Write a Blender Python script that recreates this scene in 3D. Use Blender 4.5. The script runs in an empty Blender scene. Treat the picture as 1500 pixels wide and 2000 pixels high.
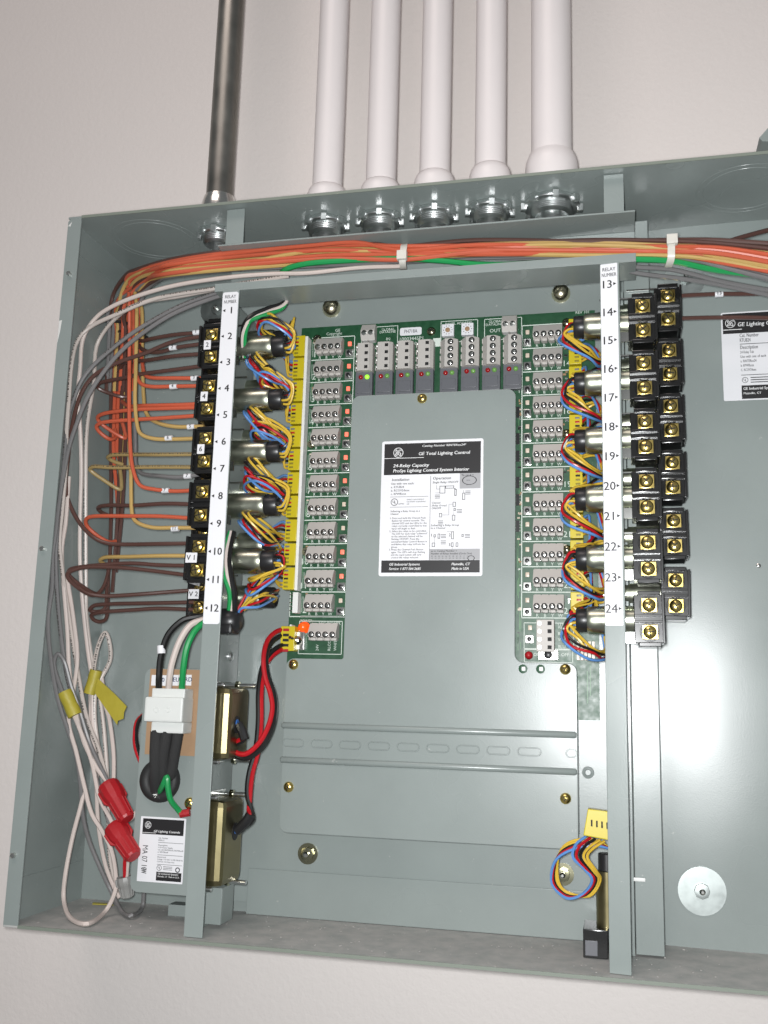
import bpy, bmesh, math, random
from mathutils import Vector, Matrix
random.seed(7)
SC = bpy.context.scene
COL = SC.collection

# ------------------------------------------------------------------ camera
# lens and pose solved from the cabinet's edges (metres; X right, Y into the wall, Z up, origin at the tub's back lower corner)
F, K = 1.6210042, 0.07261135
RM = ((0.9728952, 0.22963784, 0.02722869), (-0.01691576, 0.18810454, -0.98200333), (-0.23062696, 0.95492573, 0.1868905))
CAM = Vector((0.41367428, -0.74336508, 0.15666183))
cam = bpy.data.cameras.new('camera'); cam_o = bpy.data.objects.new('camera', cam); COL.objects.link(cam_o)
cam_o.matrix_world = Matrix(((RM[0][0], -RM[1][0], -RM[2][0], CAM.x), (RM[0][1], -RM[1][1], -RM[2][1], CAM.y),
                             (RM[0][2], -RM[1][2], -RM[2][2], CAM.z), (0, 0, 0, 1)))
cam.sensor_fit = 'VERTICAL'; cam.sensor_height = 24.0; cam.lens = 24.0 * F * 1250 * 0.965 / 2000
cam.clip_start = 0.02; cam.clip_end = 50
SC.camera = cam_o

# ------------------------------------------------------------------ light
w = bpy.data.worlds.new('World'); SC.world = w; w.use_nodes = True
w.node_tree.nodes['Background'].inputs[0].default_value = (0.93, 0.97, 1.0, 1)
w.node_tree.nodes['Background'].inputs[1].default_value = 0.18
def area(name, loc, aim, sx, sy, power, col):
    l = bpy.data.lights.new(name, 'AREA'); l.shape = 'RECTANGLE'; l.size = sx; l.size_y = sy; l.energy = power; l.color = col
    o = bpy.data.objects.new(name, l); COL.objects.link(o); o.location = loc
    o.rotation_euler = (Vector(aim) - Vector(loc)).to_track_quat('-Z', 'Y').to_euler()
    return o
area('camera_flash', (0.4035, -0.745, 0.163), (0.30, 0.0, 0.32), 0.016, 0.030, 6.3, (0.975, 0.99, 1.0))
area('ceiling_lamp', (-0.15, -1.5, 2.1), (0.25, 0.0, 0.2), 1.2, 0.6, 13.5, (1.0, 0.86, 0.82))
SC.view_settings.view_transform = 'Standard'; SC.view_settings.look = 'None'
SC.view_settings.exposure = 0.0; SC.view_settings.gamma = 1.0; SC.view_settings.use_curve_mapping = False
SC.render.engine = 'CYCLES'
SC.cycles.max_bounces = 6

# ------------------------------------------------------------------ photo pixel -> place
def ray(px, py):
    a, b = (px - 750) / 1250, (py - 1000) / 1250
    s = 1 + K * (a * a + b * b)
    d = (a * s / F, b * s / F, 1.0)
    return Vector([sum(RM[i][j] * d[i] for i in range(3)) for j in range(3)])
def P(px, py, Y):
    d = ray(px, py); return CAM + d * ((Y - CAM.y) / d.y)
def PX(px, py, X):
    d = ray(px, py); return CAM + d * ((X - CAM.x) / d.x)
def PZ(px, py, Z):
    d = ray(px, py); return CAM + d * ((Z - CAM.z) / d.z)
def PW(px, py, Y):           # a point of a loose wire: never inside the left wall or the floor
    p = P(px, py, Y)
    if p.x < 0.005: p = PX(px, py, 0.005)
    if p.z < 0.0045: p = PZ(px, py, 0.0045)
    return p

# ------------------------------------------------------------------ materials
MATS = {}
def mat(name, col, rough=0.5, metal=0.0, bump=0.0, bscale=200.0, var=0.0, vscale=30.0, emit=0.0, spec=0.5, alpha_trans=0.0, coat=0.0, sss=0.0):
    m = bpy.data.materials.new(name); m.use_nodes = True; nt = m.node_tree; b = nt.nodes['Principled BSDF']
    b.inputs['Base Color'].default_value = (*col, 1); b.inputs['Roughness'].default_value = rough; b.inputs['Metallic'].default_value = metal
    b.inputs['Specular IOR Level'].default_value = spec
    if alpha_trans: b.inputs['Transmission Weight'].default_value = alpha_trans
    if coat: b.inputs['Coat Weight'].default_value = coat; b.inputs['Coat Roughness'].default_value = 0.12
    if sss: b.inputs['Subsurface Weight'].default_value = sss; b.inputs['Subsurface Radius'].default_value = (.004, .004, .004); b.inputs['Subsurface Scale'].default_value = 1.0
    if emit: b.inputs['Emission Color'].default_value = (*col, 1); b.inputs['Emission Strength'].default_value = emit
    tc = nt.nodes.new('ShaderNodeTexCoord')
    if var:
        n = nt.nodes.new('ShaderNodeTexNoise'); n.inputs['Scale'].default_value = vscale; n.inputs['Detail'].default_value = 5
        nt.links.new(tc.outputs['Object'], n.inputs['Vector'])
        mx = nt.nodes.new('ShaderNodeMix'); mx.data_type = 'RGBA'
        mx.inputs['A'].default_value = (*[c * (1 - var) for c in col], 1); mx.inputs['B'].default_value = (*[min(1, c * (1 + var)) for c in col], 1)
        nt.links.new(n.outputs['Fac'], mx.inputs['Factor']); nt.links.new(mx.outputs['Result'], b.inputs['Base Color'])
        r = nt.nodes.new('ShaderNodeMapRange'); r.inputs['To Min'].default_value = max(0.03, rough * (1 - var)); r.inputs['To Max'].default_value = rough * (1 + var)
        nt.links.new(n.outputs['Fac'], r.inputs['Value']); nt.links.new(r.outputs['Result'], b.inputs['Roughness'])
    if bump:
        n = nt.nodes.new('ShaderNodeTexNoise'); n.inputs['Scale'].default_value = bscale; n.inputs['Detail'].default_value = 3
        nt.links.new(tc.outputs['Object'], n.inputs['Vector'])
        bp = nt.nodes.new('ShaderNodeBump'); bp.inputs['Strength'].default_value = bump; bp.inputs['Distance'].default_value = 0.001
        nt.links.new(n.outputs['Fac'], bp.inputs['Height']); nt.links.new(bp.outputs['Normal'], b.inputs['Normal'])
    MATS[name] = m
    return m
def printed(name, col, rough=0.4):      # cable jacket with a dark line of printing along it (UV.x metres along, UV.y round)
    m = mat(name, col, rough); nt = m.node_tree; b = nt.nodes['Principled BSDF']
    uv = nt.nodes.new('ShaderNodeUVMap'); sp = nt.nodes.new('ShaderNodeSeparateXYZ'); nt.links.new(uv.outputs['UV'], sp.inputs['Vector'])
    n = nt.nodes.new('ShaderNodeTexNoise'); n.noise_dimensions = '1D'; n.inputs['Scale'].default_value = 900; n.inputs['Detail'].default_value = 1
    nt.links.new(sp.outputs['X'], n.inputs['W'])
    g = nt.nodes.new('ShaderNodeMath'); g.operation = 'GREATER_THAN'; g.inputs[1].default_value = 0.5; nt.links.new(n.outputs['Fac'], g.inputs[0])
    c = nt.nodes.new('ShaderNodeMath'); c.operation = 'COMPARE'; c.inputs[1].default_value = 0.5; c.inputs[2].default_value = 0.07; nt.links.new(sp.outputs['Y'], c.inputs[0])
    n2 = nt.nodes.new('ShaderNodeTexNoise'); n2.noise_dimensions = '1D'; n2.inputs['Scale'].default_value = 22; nt.links.new(sp.outputs['X'], n2.inputs['W'])
    g2 = nt.nodes.new('ShaderNodeMath'); g2.operation = 'GREATER_THAN'; g2.inputs[1].default_value = 0.45; nt.links.new(n2.outputs['Fac'], g2.inputs[0])
    mu = nt.nodes.new('ShaderNodeMath'); mu.operation = 'MULTIPLY'; nt.links.new(g.outputs[0], mu.inputs[0]); nt.links.new(c.outputs[0], mu.inputs[1])
    m2 = nt.nodes.new('ShaderNodeMath'); m2.operation = 'MULTIPLY'; nt.links.new(mu.outputs[0], m2.inputs[0]); nt.links.new(g2.outputs[0], m2.inputs[1])
    mx = nt.nodes.new('ShaderNodeMix'); mx.data_type = 'RGBA'; mx.inputs['A'].default_value = (*col, 1); mx.inputs['B'].default_value = (0.05, 0.045, 0.04, 1)
    nt.links.new(m2.outputs[0], mx.inputs['Factor']); nt.links.new(mx.outputs['Result'], b.inputs['Base Color'])
    return m
mat('wall_paint', (0.668, 0.622, 0.594), 0.62, bump=0.35, bscale=260, var=0.035, vscale=5)
def enamel(name, col):       # baked enamel on thin sheet: orange peel, slow waviness, dull smears, a few pale scuffs
    m = mat(name, col, 0.27); nt = m.node_tree; b = nt.nodes['Principled BSDF']; tc = nt.nodes.new('ShaderNodeNewGeometry')
    def noise(sc, det=4, ro=.5):
        n = nt.nodes.new('ShaderNodeTexNoise'); n.inputs['Scale'].default_value = sc; n.inputs['Detail'].default_value = det; n.inputs['Roughness'].default_value = ro
        nt.links.new(tc.outputs['Position'], n.inputs['Vector']); return n.outputs['Fac']
    def rng(f, a, b_, c, d):
        r = nt.nodes.new('ShaderNodeMapRange'); nt.links.new(f, r.inputs['Value'])
        for k, v in zip(('From Min', 'From Max', 'To Min', 'To Max'), (a, b_, c, d)): r.inputs[k].default_value = v
        return r.outputs['Result']
    def mix(f, A, B):
        x = nt.nodes.new('ShaderNodeMix'); x.data_type = 'RGBA'; nt.links.new(f, x.inputs['Factor'])
        for k, v in (('A', A), ('B', B)):
            if isinstance(v, tuple): x.inputs[k].default_value = (*v, 1)
            else: nt.links.new(v, x.inputs[k])
        return x.outputs['Result']
    tone = mix(rng(noise(11, 6, .6), .3, .7, 0, 1), tuple(c * .93 for c in col), tuple(c * 1.06 for c in col))
    scuff = rng(noise(150, 3, .7), .715, .76, 0, .5)
    nt.links.new(mix(scuff, tone, (.50, .50, .48)), b.inputs['Base Color'])
    nt.links.new(rng(noise(9, 3, .5), .3, .7, .25, .32), b.inputs['Roughness'])
    b1 = nt.nodes.new('ShaderNodeBump'); b1.inputs['Strength'].default_value = .05; b1.inputs['Distance'].default_value = .001; nt.links.new(noise(1300, 2), b1.inputs['Height'])
    b2 = nt.nodes.new('ShaderNodeBump'); b2.inputs['Strength'].default_value = .16; b2.inputs['Distance'].default_value = .004; nt.links.new(noise(13, 1, .3), b2.inputs['Height'])
    nt.links.new(b2.outputs['Normal'], b1.inputs['Normal']); nt.links.new(b1.outputs['Normal'], b.inputs['Normal'])
enamel('enamel', (0.240, 0.273, 0.262))
mat('enamel_edge', (0.19, 0.215, 0.18), 0.45)
mat('bare_chip', (0.62, 0.62, 0.60), 0.6)
def dust_floor():
    m = mat('dusty_enamel', (0.235, 0.285, 0.280), 0.5); nt = m.node_tree; b = nt.nodes['Principled BSDF']; tc = nt.nodes.new('ShaderNodeTexCoord')
    n = nt.nodes.new('ShaderNodeTexNoise'); n.inputs['Scale'].default_value = 75; n.inputs['Detail'].default_value = 12; n.inputs['Roughness'].default_value = 0.65
    nt.links.new(tc.outputs['Object'], n.inputs['Vector'])
    r = nt.nodes.new('ShaderNodeValToRGB'); r.color_ramp.elements[0].position = 0.30; r.color_ramp.elements[1].position = 0.62
    r.color_ramp.elements[0].color = (0.35, 0.365, 0.35, 1); r.color_ramp.elements[1].color = (0.475, 0.465, 0.445, 1)
    nt.links.new(n.outputs['Fac'], r.inputs['Fac']); nt.links.new(r.outputs['Color'], b.inputs['Base Color'])
    b.inputs['Roughness'].default_value = 0.75
dust_floor()
mat('zinc', (0.80, 0.85, 0.84), 0.32, 1.0, var=0.25, vscale=90)
mat('dust_crumb', (0.36, 0.35, 0.33), 0.8)
mat('zinc_dull', (0.34, 0.37, 0.36), 0.42, 1.0, var=0.35, vscale=120)
mat('steel', (0.66, 0.66, 0.63), 0.22, 1.0, var=0.2, vscale=60)
mat('conduit_steel', (0.29, 0.285, 0.26), 0.42, 1.0, var=0.45, vscale=38, bump=0.1, bscale=60)
mat('painted_conduit', (0.735, 0.685, 0.675), 0.38, var=0.02, bump=0.05, bscale=300)
mat('chromate', (0.42, 0.41, 0.28), 0.20, 1.0, var=0.35, vscale=70)
mat('dome_metal', (0.78, 0.72, 0.52), 0.27, 1.0, var=.2, vscale=200)
mat('can_metal', (0.50, 0.52, 0.42), 0.31, 1.0, var=0.4, vscale=110)
mat('brass', (0.78, 0.60, 0.20), 0.24, 1.0, var=0.25, vscale=150)
mat('bronze_bell', (0.25, 0.215, 0.115), 0.32, 1.0, var=0.25, vscale=45)
mat('bakelite', (0.010, 0.010, 0.010), 0.22, spec=0.6)
mat('black_plastic', (0.014, 0.014, 0.015), 0.35)
mat('black_rubber', (0.016, 0.016, 0.016), 0.6)
mat('dark_hole', (0.006, 0.006, 0.006), 0.7)
mat('board_green', (0.010, 0.066, 0.026), 0.42, var=0.35, vscale=260, spec=0.6)
mat('board_trace', (0.10, 0.26, 0.10), 0.4)
mat('silkscreen', (0.62, 0.68, 0.62), 0.6)
mat('terminal_grey', (0.47, 0.445, 0.415), 0.5)
mat('button_grey', (0.115, 0.118, 0.13), 0.45)
mat('yellow_plug', (0.54, 0.435, 0.012), 0.38)
mat('contact_yellow', (0.24, 0.19, 0.01), 0.5)
mat('yellow_tape', (0.38, 0.32, 0.035), 0.5, var=0.15, vscale=60, bump=.8, bscale=120)
mat('white_plastic', (0.72, 0.72, 0.70), 0.45)
mat('nylon', (0.80, 0.82, 0.79), 0.30, alpha_trans=0.22)
mat('tie_nylon', (0.62, 0.60, 0.54), 0.35, sss=0.25)
mat('fishpaper', (0.33, 0.205, 0.115), 0.75, var=0.08, vscale=150)
mat('paper', (0.72, 0.72, 0.74), 0.42)
mat('paper_grey', (0.34, 0.34, 0.35), 0.5)
mat('ink', (0.012, 0.011, 0.012), 0.45)
mat('grey_ink', (0.035, 0.035, 0.04), 0.5)
mat('blue_ink', (0.02, 0.035, 0.10), 0.45)
mat('paper_ink', (0.74, 0.74, 0.74), 0.45)
mat('orange_led', (1.0, 0.17, 0.11), 0.3, emit=0.8)
mat('power_led', (1.0, 0.10, 0.01), 0.2, emit=0.45)
mat('red_led', (0.30, 0.006, 0.008), 0.2, coat=0.5)
mat('green_led', (0.16, 0.36, 0.08), 0.25, coat=0.5)
mat('green_led_lit', (0.35, 0.95, 0.05), 0.25, emit=0.7)
mat('led_off', (0.62, 0.52, 0.42), 0.35)
mat('wirenut_red', (0.36, 0.010, 0.015), 0.44, bump=.2, bscale=500)
mat('wirenut_grey', (0.25, 0.25, 0.24), 0.45)
mat('braid', (0.030, 0.030, 0.030), 0.75, bump=1.0, bscale=2600)
mat('blue_varnish', (0.03, 0.12, 0.36), 0.3)
WC = dict(orange=(0.50, 0.10, 0.05), tan=(0.47, 0.315, 0.11), brown=(0.088, 0.042, 0.034), gray=(0.17, 0.165, 0.165),
          white=(0.58, 0.50, 0.46), green=(0.015, 0.27, 0.075), red=(0.42, 0.008, 0.014), black=(0.011, 0.011, 0.011),
          blue=(0.10, 0.25, 0.55), yellow=(0.60, 0.40, 0.045))
for k, c in WC.items(): mat('jacket_' + k, c, 0.33, var=0.06, vscale=40, spec=0.45)
printed('jacket_white_print', (0.52, 0.46, 0.42)); printed('jacket_tan_print', (0.34, 0.245, 0.10)); printed('jacket_gray_print', (0.17, 0.165, 0.165))

# ------------------------------------------------------------------ mesh builder
class MB:
    def __init__(s): s.v = []; s.f = []; s.uv = {}
    def add(s, vs, fs):
        o = len(s.v); s.v += [Vector(a) for a in vs]; s.f += [tuple(i + o for i in f) for f in fs]; return s
    def box(s, a, b, m=None):
        x0, x1 = sorted((a[0], b[0])); y0, y1 = sorted((a[1], b[1])); z0, z1 = sorted((a[2], b[2]))
        vs = [Vector((x, y, z)) for z in (z0, z1) for y in (y0, y1) for x in (x0, x1)]
        if m is not None: vs = [m @ q for q in vs]
        return s.add(vs, [(0, 2, 3, 1), (4, 5, 7, 6), (0, 1, 5, 4), (2, 6, 7, 3), (0, 4, 6, 2), (1, 3, 7, 5)])
    def lathe(s, o, ax, prof, n=20, cap=True):      # prof: (radius, distance along axis)
        o = Vector(o); ax = Vector(ax).normalized(); u = ax.orthogonal().normalized(); v = ax.cross(u)
        base = len(s.v)
        for r, h in prof:
            for i in range(n):
                t = 2 * math.pi * i / n; s.v.append(o + ax * h + (u * math.cos(t) + v * math.sin(t)) * r)
        for k in range(len(prof) - 1):
            for i in range(n):
                j = (i + 1) % n; s.f.append((base + k * n + i, base + k * n + j, base + (k + 1) * n + j, base + (k + 1) * n + i))
        if cap:
            s.f.append(tuple(base + i for i in reversed(range(n)))); s.f.append(tuple(base + (len(prof) - 1) * n + i for i in range(n)))
        return s
    def cyl(s, a, b, r, n=16):
        a, b = Vector(a), Vector(b); return s.lathe(a, b - a, [(r, 0), (r, (b - a).length)], n)
    def tube(s, pts, r, n=8, seg=6, spline=True):
        pts = [Vector(p) for p in pts]
        c = catmull(pts, seg) if spline and len(pts) > 2 else pts
        t0 = (c[1] - c[0]).normalized(); u = Vector((0, -1, 0)); u = (u - t0 * u.dot(t0))
        if u.length < 0.05: u = t0.orthogonal()
        u.normalize(); base = len(s.v); L = 0.0; ls = []
        for i, p in enumerate(c):
            t = (c[min(i + 1, len(c) - 1)] - c[max(i - 1, 0)])
            t = t.normalized() if t.length > 1e-9 else t0
            u = u - t * u.dot(t); u.normalize(); v = t.cross(u)
            if i: L += (p - c[i - 1]).length
            ls.append(L); rr = r[i] if isinstance(r, list) else r
            for k in range(n):
                a = 2 * math.pi * (k + 0.5) / n; s.v.append(p - (u * math.cos(a) + v * math.sin(a)) * rr)
        for i in range(len(c) - 1):
            for k in range(n):
                j = (k + 1) % n
                s.uv[len(s.f)] = [(ls[i], k / n), (ls[i], (k + 1) / n), (ls[i + 1], (k + 1) / n), (ls[i + 1], k / n)]
                s.f.append((base + i * n + k, base + i * n + j, base + (i + 1) * n + j, base + (i + 1) * n + k))
        s.f.append(tuple(base + k for k in reversed(range(n)))); e = base + (len(c) - 1) * n; s.f.append(tuple(e + k for k in range(n)))
        return s
    def torus(s, o, ax, R, r, n=24, m=8):
        o = Vector(o); ax = Vector(ax).normalized(); u = ax.orthogonal().normalized(); v = ax.cross(u); base = len(s.v)
        for i in range(n):
            t = 2 * math.pi * i / n; d = u * math.cos(t) + v * math.sin(t)
            for k in range(m):
                a = 2 * math.pi * k / m; s.v.append(o + d * (R + r * math.cos(a)) + ax * r * math.sin(a))
        for i in range(n):
            for k in range(m):
                i2, k2 = (i + 1) % n, (k + 1) % m
                s.f.append((base + i * m + k, base + i2 * m + k, base + i2 * m + k2, base + i * m + k2))
        return s
    def prism(s, poly, d):           # poly: list of 3D points (planar), d: extrusion vector
        n = len(poly); d = Vector(d); base = len(s.v)
        s.v += [Vector(p) for p in poly] + [Vector(p) + d for p in poly]
        s.f.append(tuple(base + i for i in reversed(range(n)))); s.f.append(tuple(base + n + i for i in range(n)))
        for i in range(n):
            j = (i + 1) % n; s.f.append((base + i, base + j, base + n + j, base + n + i))
        return s
def catmull(p, seg):
    out = []
    q = [p[0] * 2 - p[1]] + p + [p[-1] * 2 - p[-2]]
    for i in range(1, len(q) - 2):
        a, b, c, d = q[i - 1], q[i], q[i + 1], q[i + 2]
        # centripetal-like damping keeps uneven spacing from overshooting
        m1 = (c - a) * 0.5; m2 = (d - b) * 0.5; L = (c - b).length
        if m1.length > L * 1.2: m1 *= L * 1.2 / m1.length
        if m2.length > L * 1.2: m2 *= L * 1.2 / m2.length
        for k in range(seg):
            t = k / seg; t2, t3 = t * t, t * t * t
            out.append(b * (2 * t3 - 3 * t2 + 1) + m1 * (t3 - 2 * t2 + t) + c * (-2 * t3 + 3 * t2) + m2 * (t3 - t2))
    out.append(p[-1].copy())
    return out

WL = {}                                   # world location of every object built (no thing is rotated or scaled)
def put(mb, name, material, parent=None, bevel=0.0, smooth=True, ang=35, at=None, double=True):
    lo = Vector((min(v.x for v in mb.v), min(v.y for v in mb.v), min(v.z for v in mb.v)))
    hi = Vector((max(v.x for v in mb.v), max(v.y for v in mb.v), max(v.z for v in mb.v)))
    o = Vector(at) if at is not None else Vector(((lo.x + hi.x) / 2, (lo.y + hi.y) / 2, lo.z))
    me = bpy.data.meshes.new(name); me.from_pydata([v - o for v in mb.v], [], mb.f)
    if mb.uv:
        ul = me.uv_layers.new(name='UVMap')
        for p in me.polygons:
            if p.index in mb.uv:
                for li, c in zip(p.loop_indices, mb.uv[p.index]): ul.data[li].uv = c
    if double or bevel:
        bm = bmesh.new(); bm.from_mesh(me)
        if double: bmesh.ops.recalc_face_normals(bm, faces=bm.faces)
        if bevel:
            es = [e for e in bm.edges if len(e.link_faces) == 2 and e.calc_face_angle(0) > math.radians(40)]
            bmesh.ops.bevel(bm, geom=es, offset=bevel, segments=2, profile=0.6, affect='EDGES', clamp_overlap=True)
        bm.to_mesh(me); bm.free()
    if smooth:
        me.shade_smooth(); me.set_sharp_from_angle(angle=math.radians(ang))
        if bevel:
            for p in me.polygons:
                if p.area > 1.5e-5: p.use_smooth = False
    me.materials.append(MATS[material])
    ob = bpy.data.objects.new(name, me); COL.objects.link(ob)
    ob.location = o - (WL[parent.name] if parent else Vector((0, 0, 0))); ob.parent = parent; WL[ob.name] = o
    return ob
def thing(name, label, cat, loc, group=None):
    e = bpy.data.objects.new(name, None); COL.objects.link(e); e.empty_display_size = 0.01
    e.location = loc; WL[e.name] = Vector(loc); return tag(e, label, cat, group)
def tag(o, label, cat, group=None):
    o['label'] = label; o['category'] = cat
    if group: o['group'] = group
    return o
def dup(root, loc, label=None):
    r = root.copy(); COL.objects.link(r); r.location = loc; WL[r.name] = Vector(loc)
    if label: r['label'] = label
    for ch in root.children:
        c = ch.copy(); COL.objects.link(c); c.parent = r
        for g in ch.children:
            d = g.copy(); COL.objects.link(d); d.parent = c
    return r
def share(src, name, loc, parent):       # another object on the same mesh; loc is in the world
    ob = bpy.data.objects.new(name, src.data); COL.objects.link(ob); ob.parent = parent
    ob.location = Vector(loc) - WL[parent.name]; WL[ob.name] = Vector(loc); return ob

# ------------------------------------------------------------------ lettering: every glyph once from the built-in font, then set by hand
GL = {}
def load_glyphs(chars):
    cu = []
    for ch in chars:
        for s in (ch, ch + ch):
            c = bpy.data.curves.new('glyph', 'FONT'); c.body = s; c.resolution_u = 2
            o = bpy.data.objects.new('glyph', c); COL.objects.link(o); cu.append((ch, s, o, c))
    bpy.context.view_layer.update(); dg = bpy.context.evaluated_depsgraph_get(); wd = {}
    for ch, s, o, c in cu:
        m = o.evaluated_get(dg).to_mesh()
        xs = [v.co.x for v in m.vertices]
        if not xs: continue
        wd[s] = max(xs)
        if s == ch: GL[ch] = ([(v.co.x, v.co.y) for v in m.vertices], [tuple(p.vertices) for p in m.polygons])
    for ch in chars:
        if ch in GL: GL[ch] = (*GL[ch], wd[ch + ch] - wd[ch])
    for ch, s, o, c in cu: bpy.data.objects.remove(o); bpy.data.curves.remove(c)
load_glyphs('ABCDEFGHIJKLMNOPQRSTUVWXYZabcdefghijklmnopqrstuvwxyz0123456789.,:;-/()#*=+"&%')
def text(mb, s, o, size, ux=(1, 0, 0), uy=(0, 0, 1), width=None, align='l', shear=0.0, bold=0.0):
    o, ux, uy = Vector(o), Vector(ux), Vector(uy); L = 0; items = []
    for ch in s:
        if ch == ' ' or ch not in GL: L += 0.30; continue
        items.append((ch, L)); L += GL[ch][2]
    sx = size if width is None else width / max(L, 0.01)
    off = {'l': 0, 'c': -L * sx / 2, 'r': -L * sx}[align]
    for dx in ((0,) if not bold else (-bold, bold)):
        for ch, x in items:
            vs, fs, _ = GL[ch]
            mb.add([o + ux * (off + (x + a + dx) * sx + shear * b * size) + uy * (b * size) - Vector((0, 0.00002 * (dx > 0), 0)) for a, b in vs], fs)
def ring(mb, o, r0, r1, n=28, sx=1.0):
    o = Vector(o); vs = []
    for i in range(n):
        t = 2 * math.pi * i / n
        for r in (r0, r1): vs.append(o + Vector((math.cos(t) * r * sx, 0, math.sin(t) * r)))
    mb.add(vs, [(2 * i, 2 * i + 1, 2 * ((i + 1) % n) + 1, 2 * ((i + 1) % n)) for i in range(n)])
def stroke(mb, pts, wd, seg=5):         # flat ribbon in the XZ plane
    c = catmull([Vector(p) for p in pts], seg) if len(pts) > 2 else [Vector(p) for p in pts]
    vs = []
    for i, p in enumerate(c):
        t = (c[min(i + 1, len(c) - 1)] - c[max(i - 1, 0)]).normalized(); n = Vector((-t.z, 0, t.x)) * wd / 2
        vs += [p + n, p - n]
    mb.add(vs, [(2 * i, 2 * i + 1, 2 * i + 3, 2 * i + 2) for i in range(len(c) - 1)])
def rect(mb, x0, z0, x1, z1, Y): mb.add([(x0, Y, z0), (x1, Y, z0), (x1, Y, z1), (x0, Y, z1)], [(0, 1, 2, 3)])
def monogram(mb, x, z, r, Y):           # round badge with two looped script letters
    ring(mb, (x, Y, z), r * 0.88, r)
    def S(pts): stroke(mb, [(x + a * r, Y, z + b * r) for a, b in pts], r * 0.12)
    S([(-.12, .42), (-.34, .50), (-.50, .28), (-.36, .06), (-.14, .20), (-.22, .46)])
    S([(-.10, .10), (-.06, -.30), (-.30, -.52), (-.52, -.34), (-.40, -.12), (-.14, -.20)])
    S([(.44, .44), (.22, .54), (.06, .34), (.24, .12), (.42, .14)])
    S([(.34, .10), (.06, -.02), (.02, -.34), (.24, -.52), (.48, -.38), (.46, -.14), (.26, -.16)])
    for k in range(4):
        a = math.pi / 4 + k * math.pi / 2
        stroke(mb, [(x + math.cos(a + d) * r * q, Y, z + math.sin(a + d) * r * q) for d, q in ((-.35, .78), (-.1, .70), (.12, .80))], r * .08)
def listed(mb, x, z, r, Y):             # round listing mark with two offset letters
    ring(mb, (x, Y, z), r * 0.84, r)
    text(mb, 'U', (x - r * .52, Y, z - r * .18), r * .95, bold=.03); text(mb, 'L', (x + r * .02, Y, z - r * .55), r * .95, bold=.03)

# ================================================================== SETTING
H, D, W = 0.52, 0.1003, 0.66
wall = put(MB().box((-1.6, 0.003, -1.2), (2.4, 0.06, 2.6)), 'wall', 'wall_paint'); wall['kind'] = 'structure'

# ================================================================== TUB
tub = thing('electrical_cabinet', 'open grey-green sheet metal electrical cabinet mounted on the white wall', 'cabinet', (0.3, -D / 2, 0))
T = 0.0016
put(MB().box((0, -D, H - T), (W, 0, H)), 'top_panel', 'enamel', tub, 0.0003)
put(MB().box((0, -D, 0), (W, 0, T)), 'bottom_panel', 'dusty_enamel', tub, 0.0003)
put(MB().box((0, -D + T, T), (T, 0, H - T)), 'side_panel', 'enamel', tub, 0.0003)
put(MB().box((W - T, -D + T, T), (W, 0, H - T)), 'side_panel', 'enamel', tub, 0.0003)
put(MB().prism([(0, -D, 0.001), (0.0112, -D, 0.001), (0.0112, -D, H - 0.0015), (0.002, -D, H - 0.0015), (0, -D, H - 0.004)], (0, T, 0)), 'front_flange', 'enamel', tub, 0.0003)
put(MB().box((W - 0.0112, -D, 0.001), (W, -D + T, H - 0.001)), 'front_flange', 'enamel', tub, 0.0003)
put(MB().box((0.0115, -D - 0.0006, H - 0.0019), (W - .0115, -D, H + 0.0003)), 'rim_edge', 'enamel_edge', tub)
put(MB().box((0.0115, -D - 0.0006, -0.0003), (W - .0115, -D, 0.0019)), 'rim_edge', 'enamel_edge', tub)
put(MB().box((T, -0.0016, T), (0.43, 0, H - T)), 'back_panel', 'enamel', tub)
# the right-hand back sheet is given a bow so that the flash glare lands on it
mb = MB(); n = 48; xs = [0.43 + (W - T - 0.43) * i / n for i in range(n + 1)]
def bow(x):
    u = min(0.0775, max(0.0, x - 0.436))
    return -0.0016 - 0.093 * u + 0.6 * u * u
for x in xs: mb.v += [Vector((x, bow(x), T)), Vector((x, bow(x), H - T))]
mb.f = [(2 * i, 2 * i + 2, 2 * i + 3, 2 * i + 1) for i in range(n)]
put(mb, 'back_panel', 'enamel', tub, double=False)
# knockout rings pressed into the top, paint chips, flange screws
for px, py, r in ((305, 468, 0.030), (1455, 365, 0.029)):
    c = PZ(px, py, H - T); mb = MB(); mb.torus((c.x, -0.055, H - T), (0, 0, 1), r, 0.00018, 48, 6); mb.torus((c.x, -0.055, H - T), (0, 0, 1), r * 1.16, 0.00014, 48, 6)
    put(mb, 'knockout_ring', 'enamel', tub)
for px, py in ((131, 532), (74, 1073), (33, 1665)):
    c = P(px, py, -D); mb = MB(); mb.lathe(c, (0.05, -1, 0.0), [(0.0018, 0), (0.0018, 0.0025), (0.0012, 0.0032)], 10); put(mb, 'flange_screw', 'steel', tub)
c = P(108, 640, -D); put(MB().prism([(0.0003, -D - .0001, c.z + .007), (0.0026, -D - .0001, c.z + .0075), (0.0018, -D - .0001, c.z - .002), (0.0003, -D - .0001, c.z - .011)], (0, -.0001, 0)), 'paint_chip', 'bare_chip', tub)
c = P(138, 430, -D); put(MB().prism([(0.0003, -D - .0001, c.z - .004), (0.0036, -D - .0001, c.z - .0005), (0.0024, -D - .0001, c.z - .0045)], (0, -.0001, 0)), 'paint_chip', 'bare_chip', tub)
# seam strips where the side sheets fold over the top and the floor
put(MB().box((T, -D + .004, H - T - .022), (T + .0006, -.002, H - T)), 'corner_seam', 'enamel', tub)
put(MB().box((T, -D + .004, T), (T + .0006, -.002, .03)), 'corner_seam', 'enamel', tub)
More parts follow.
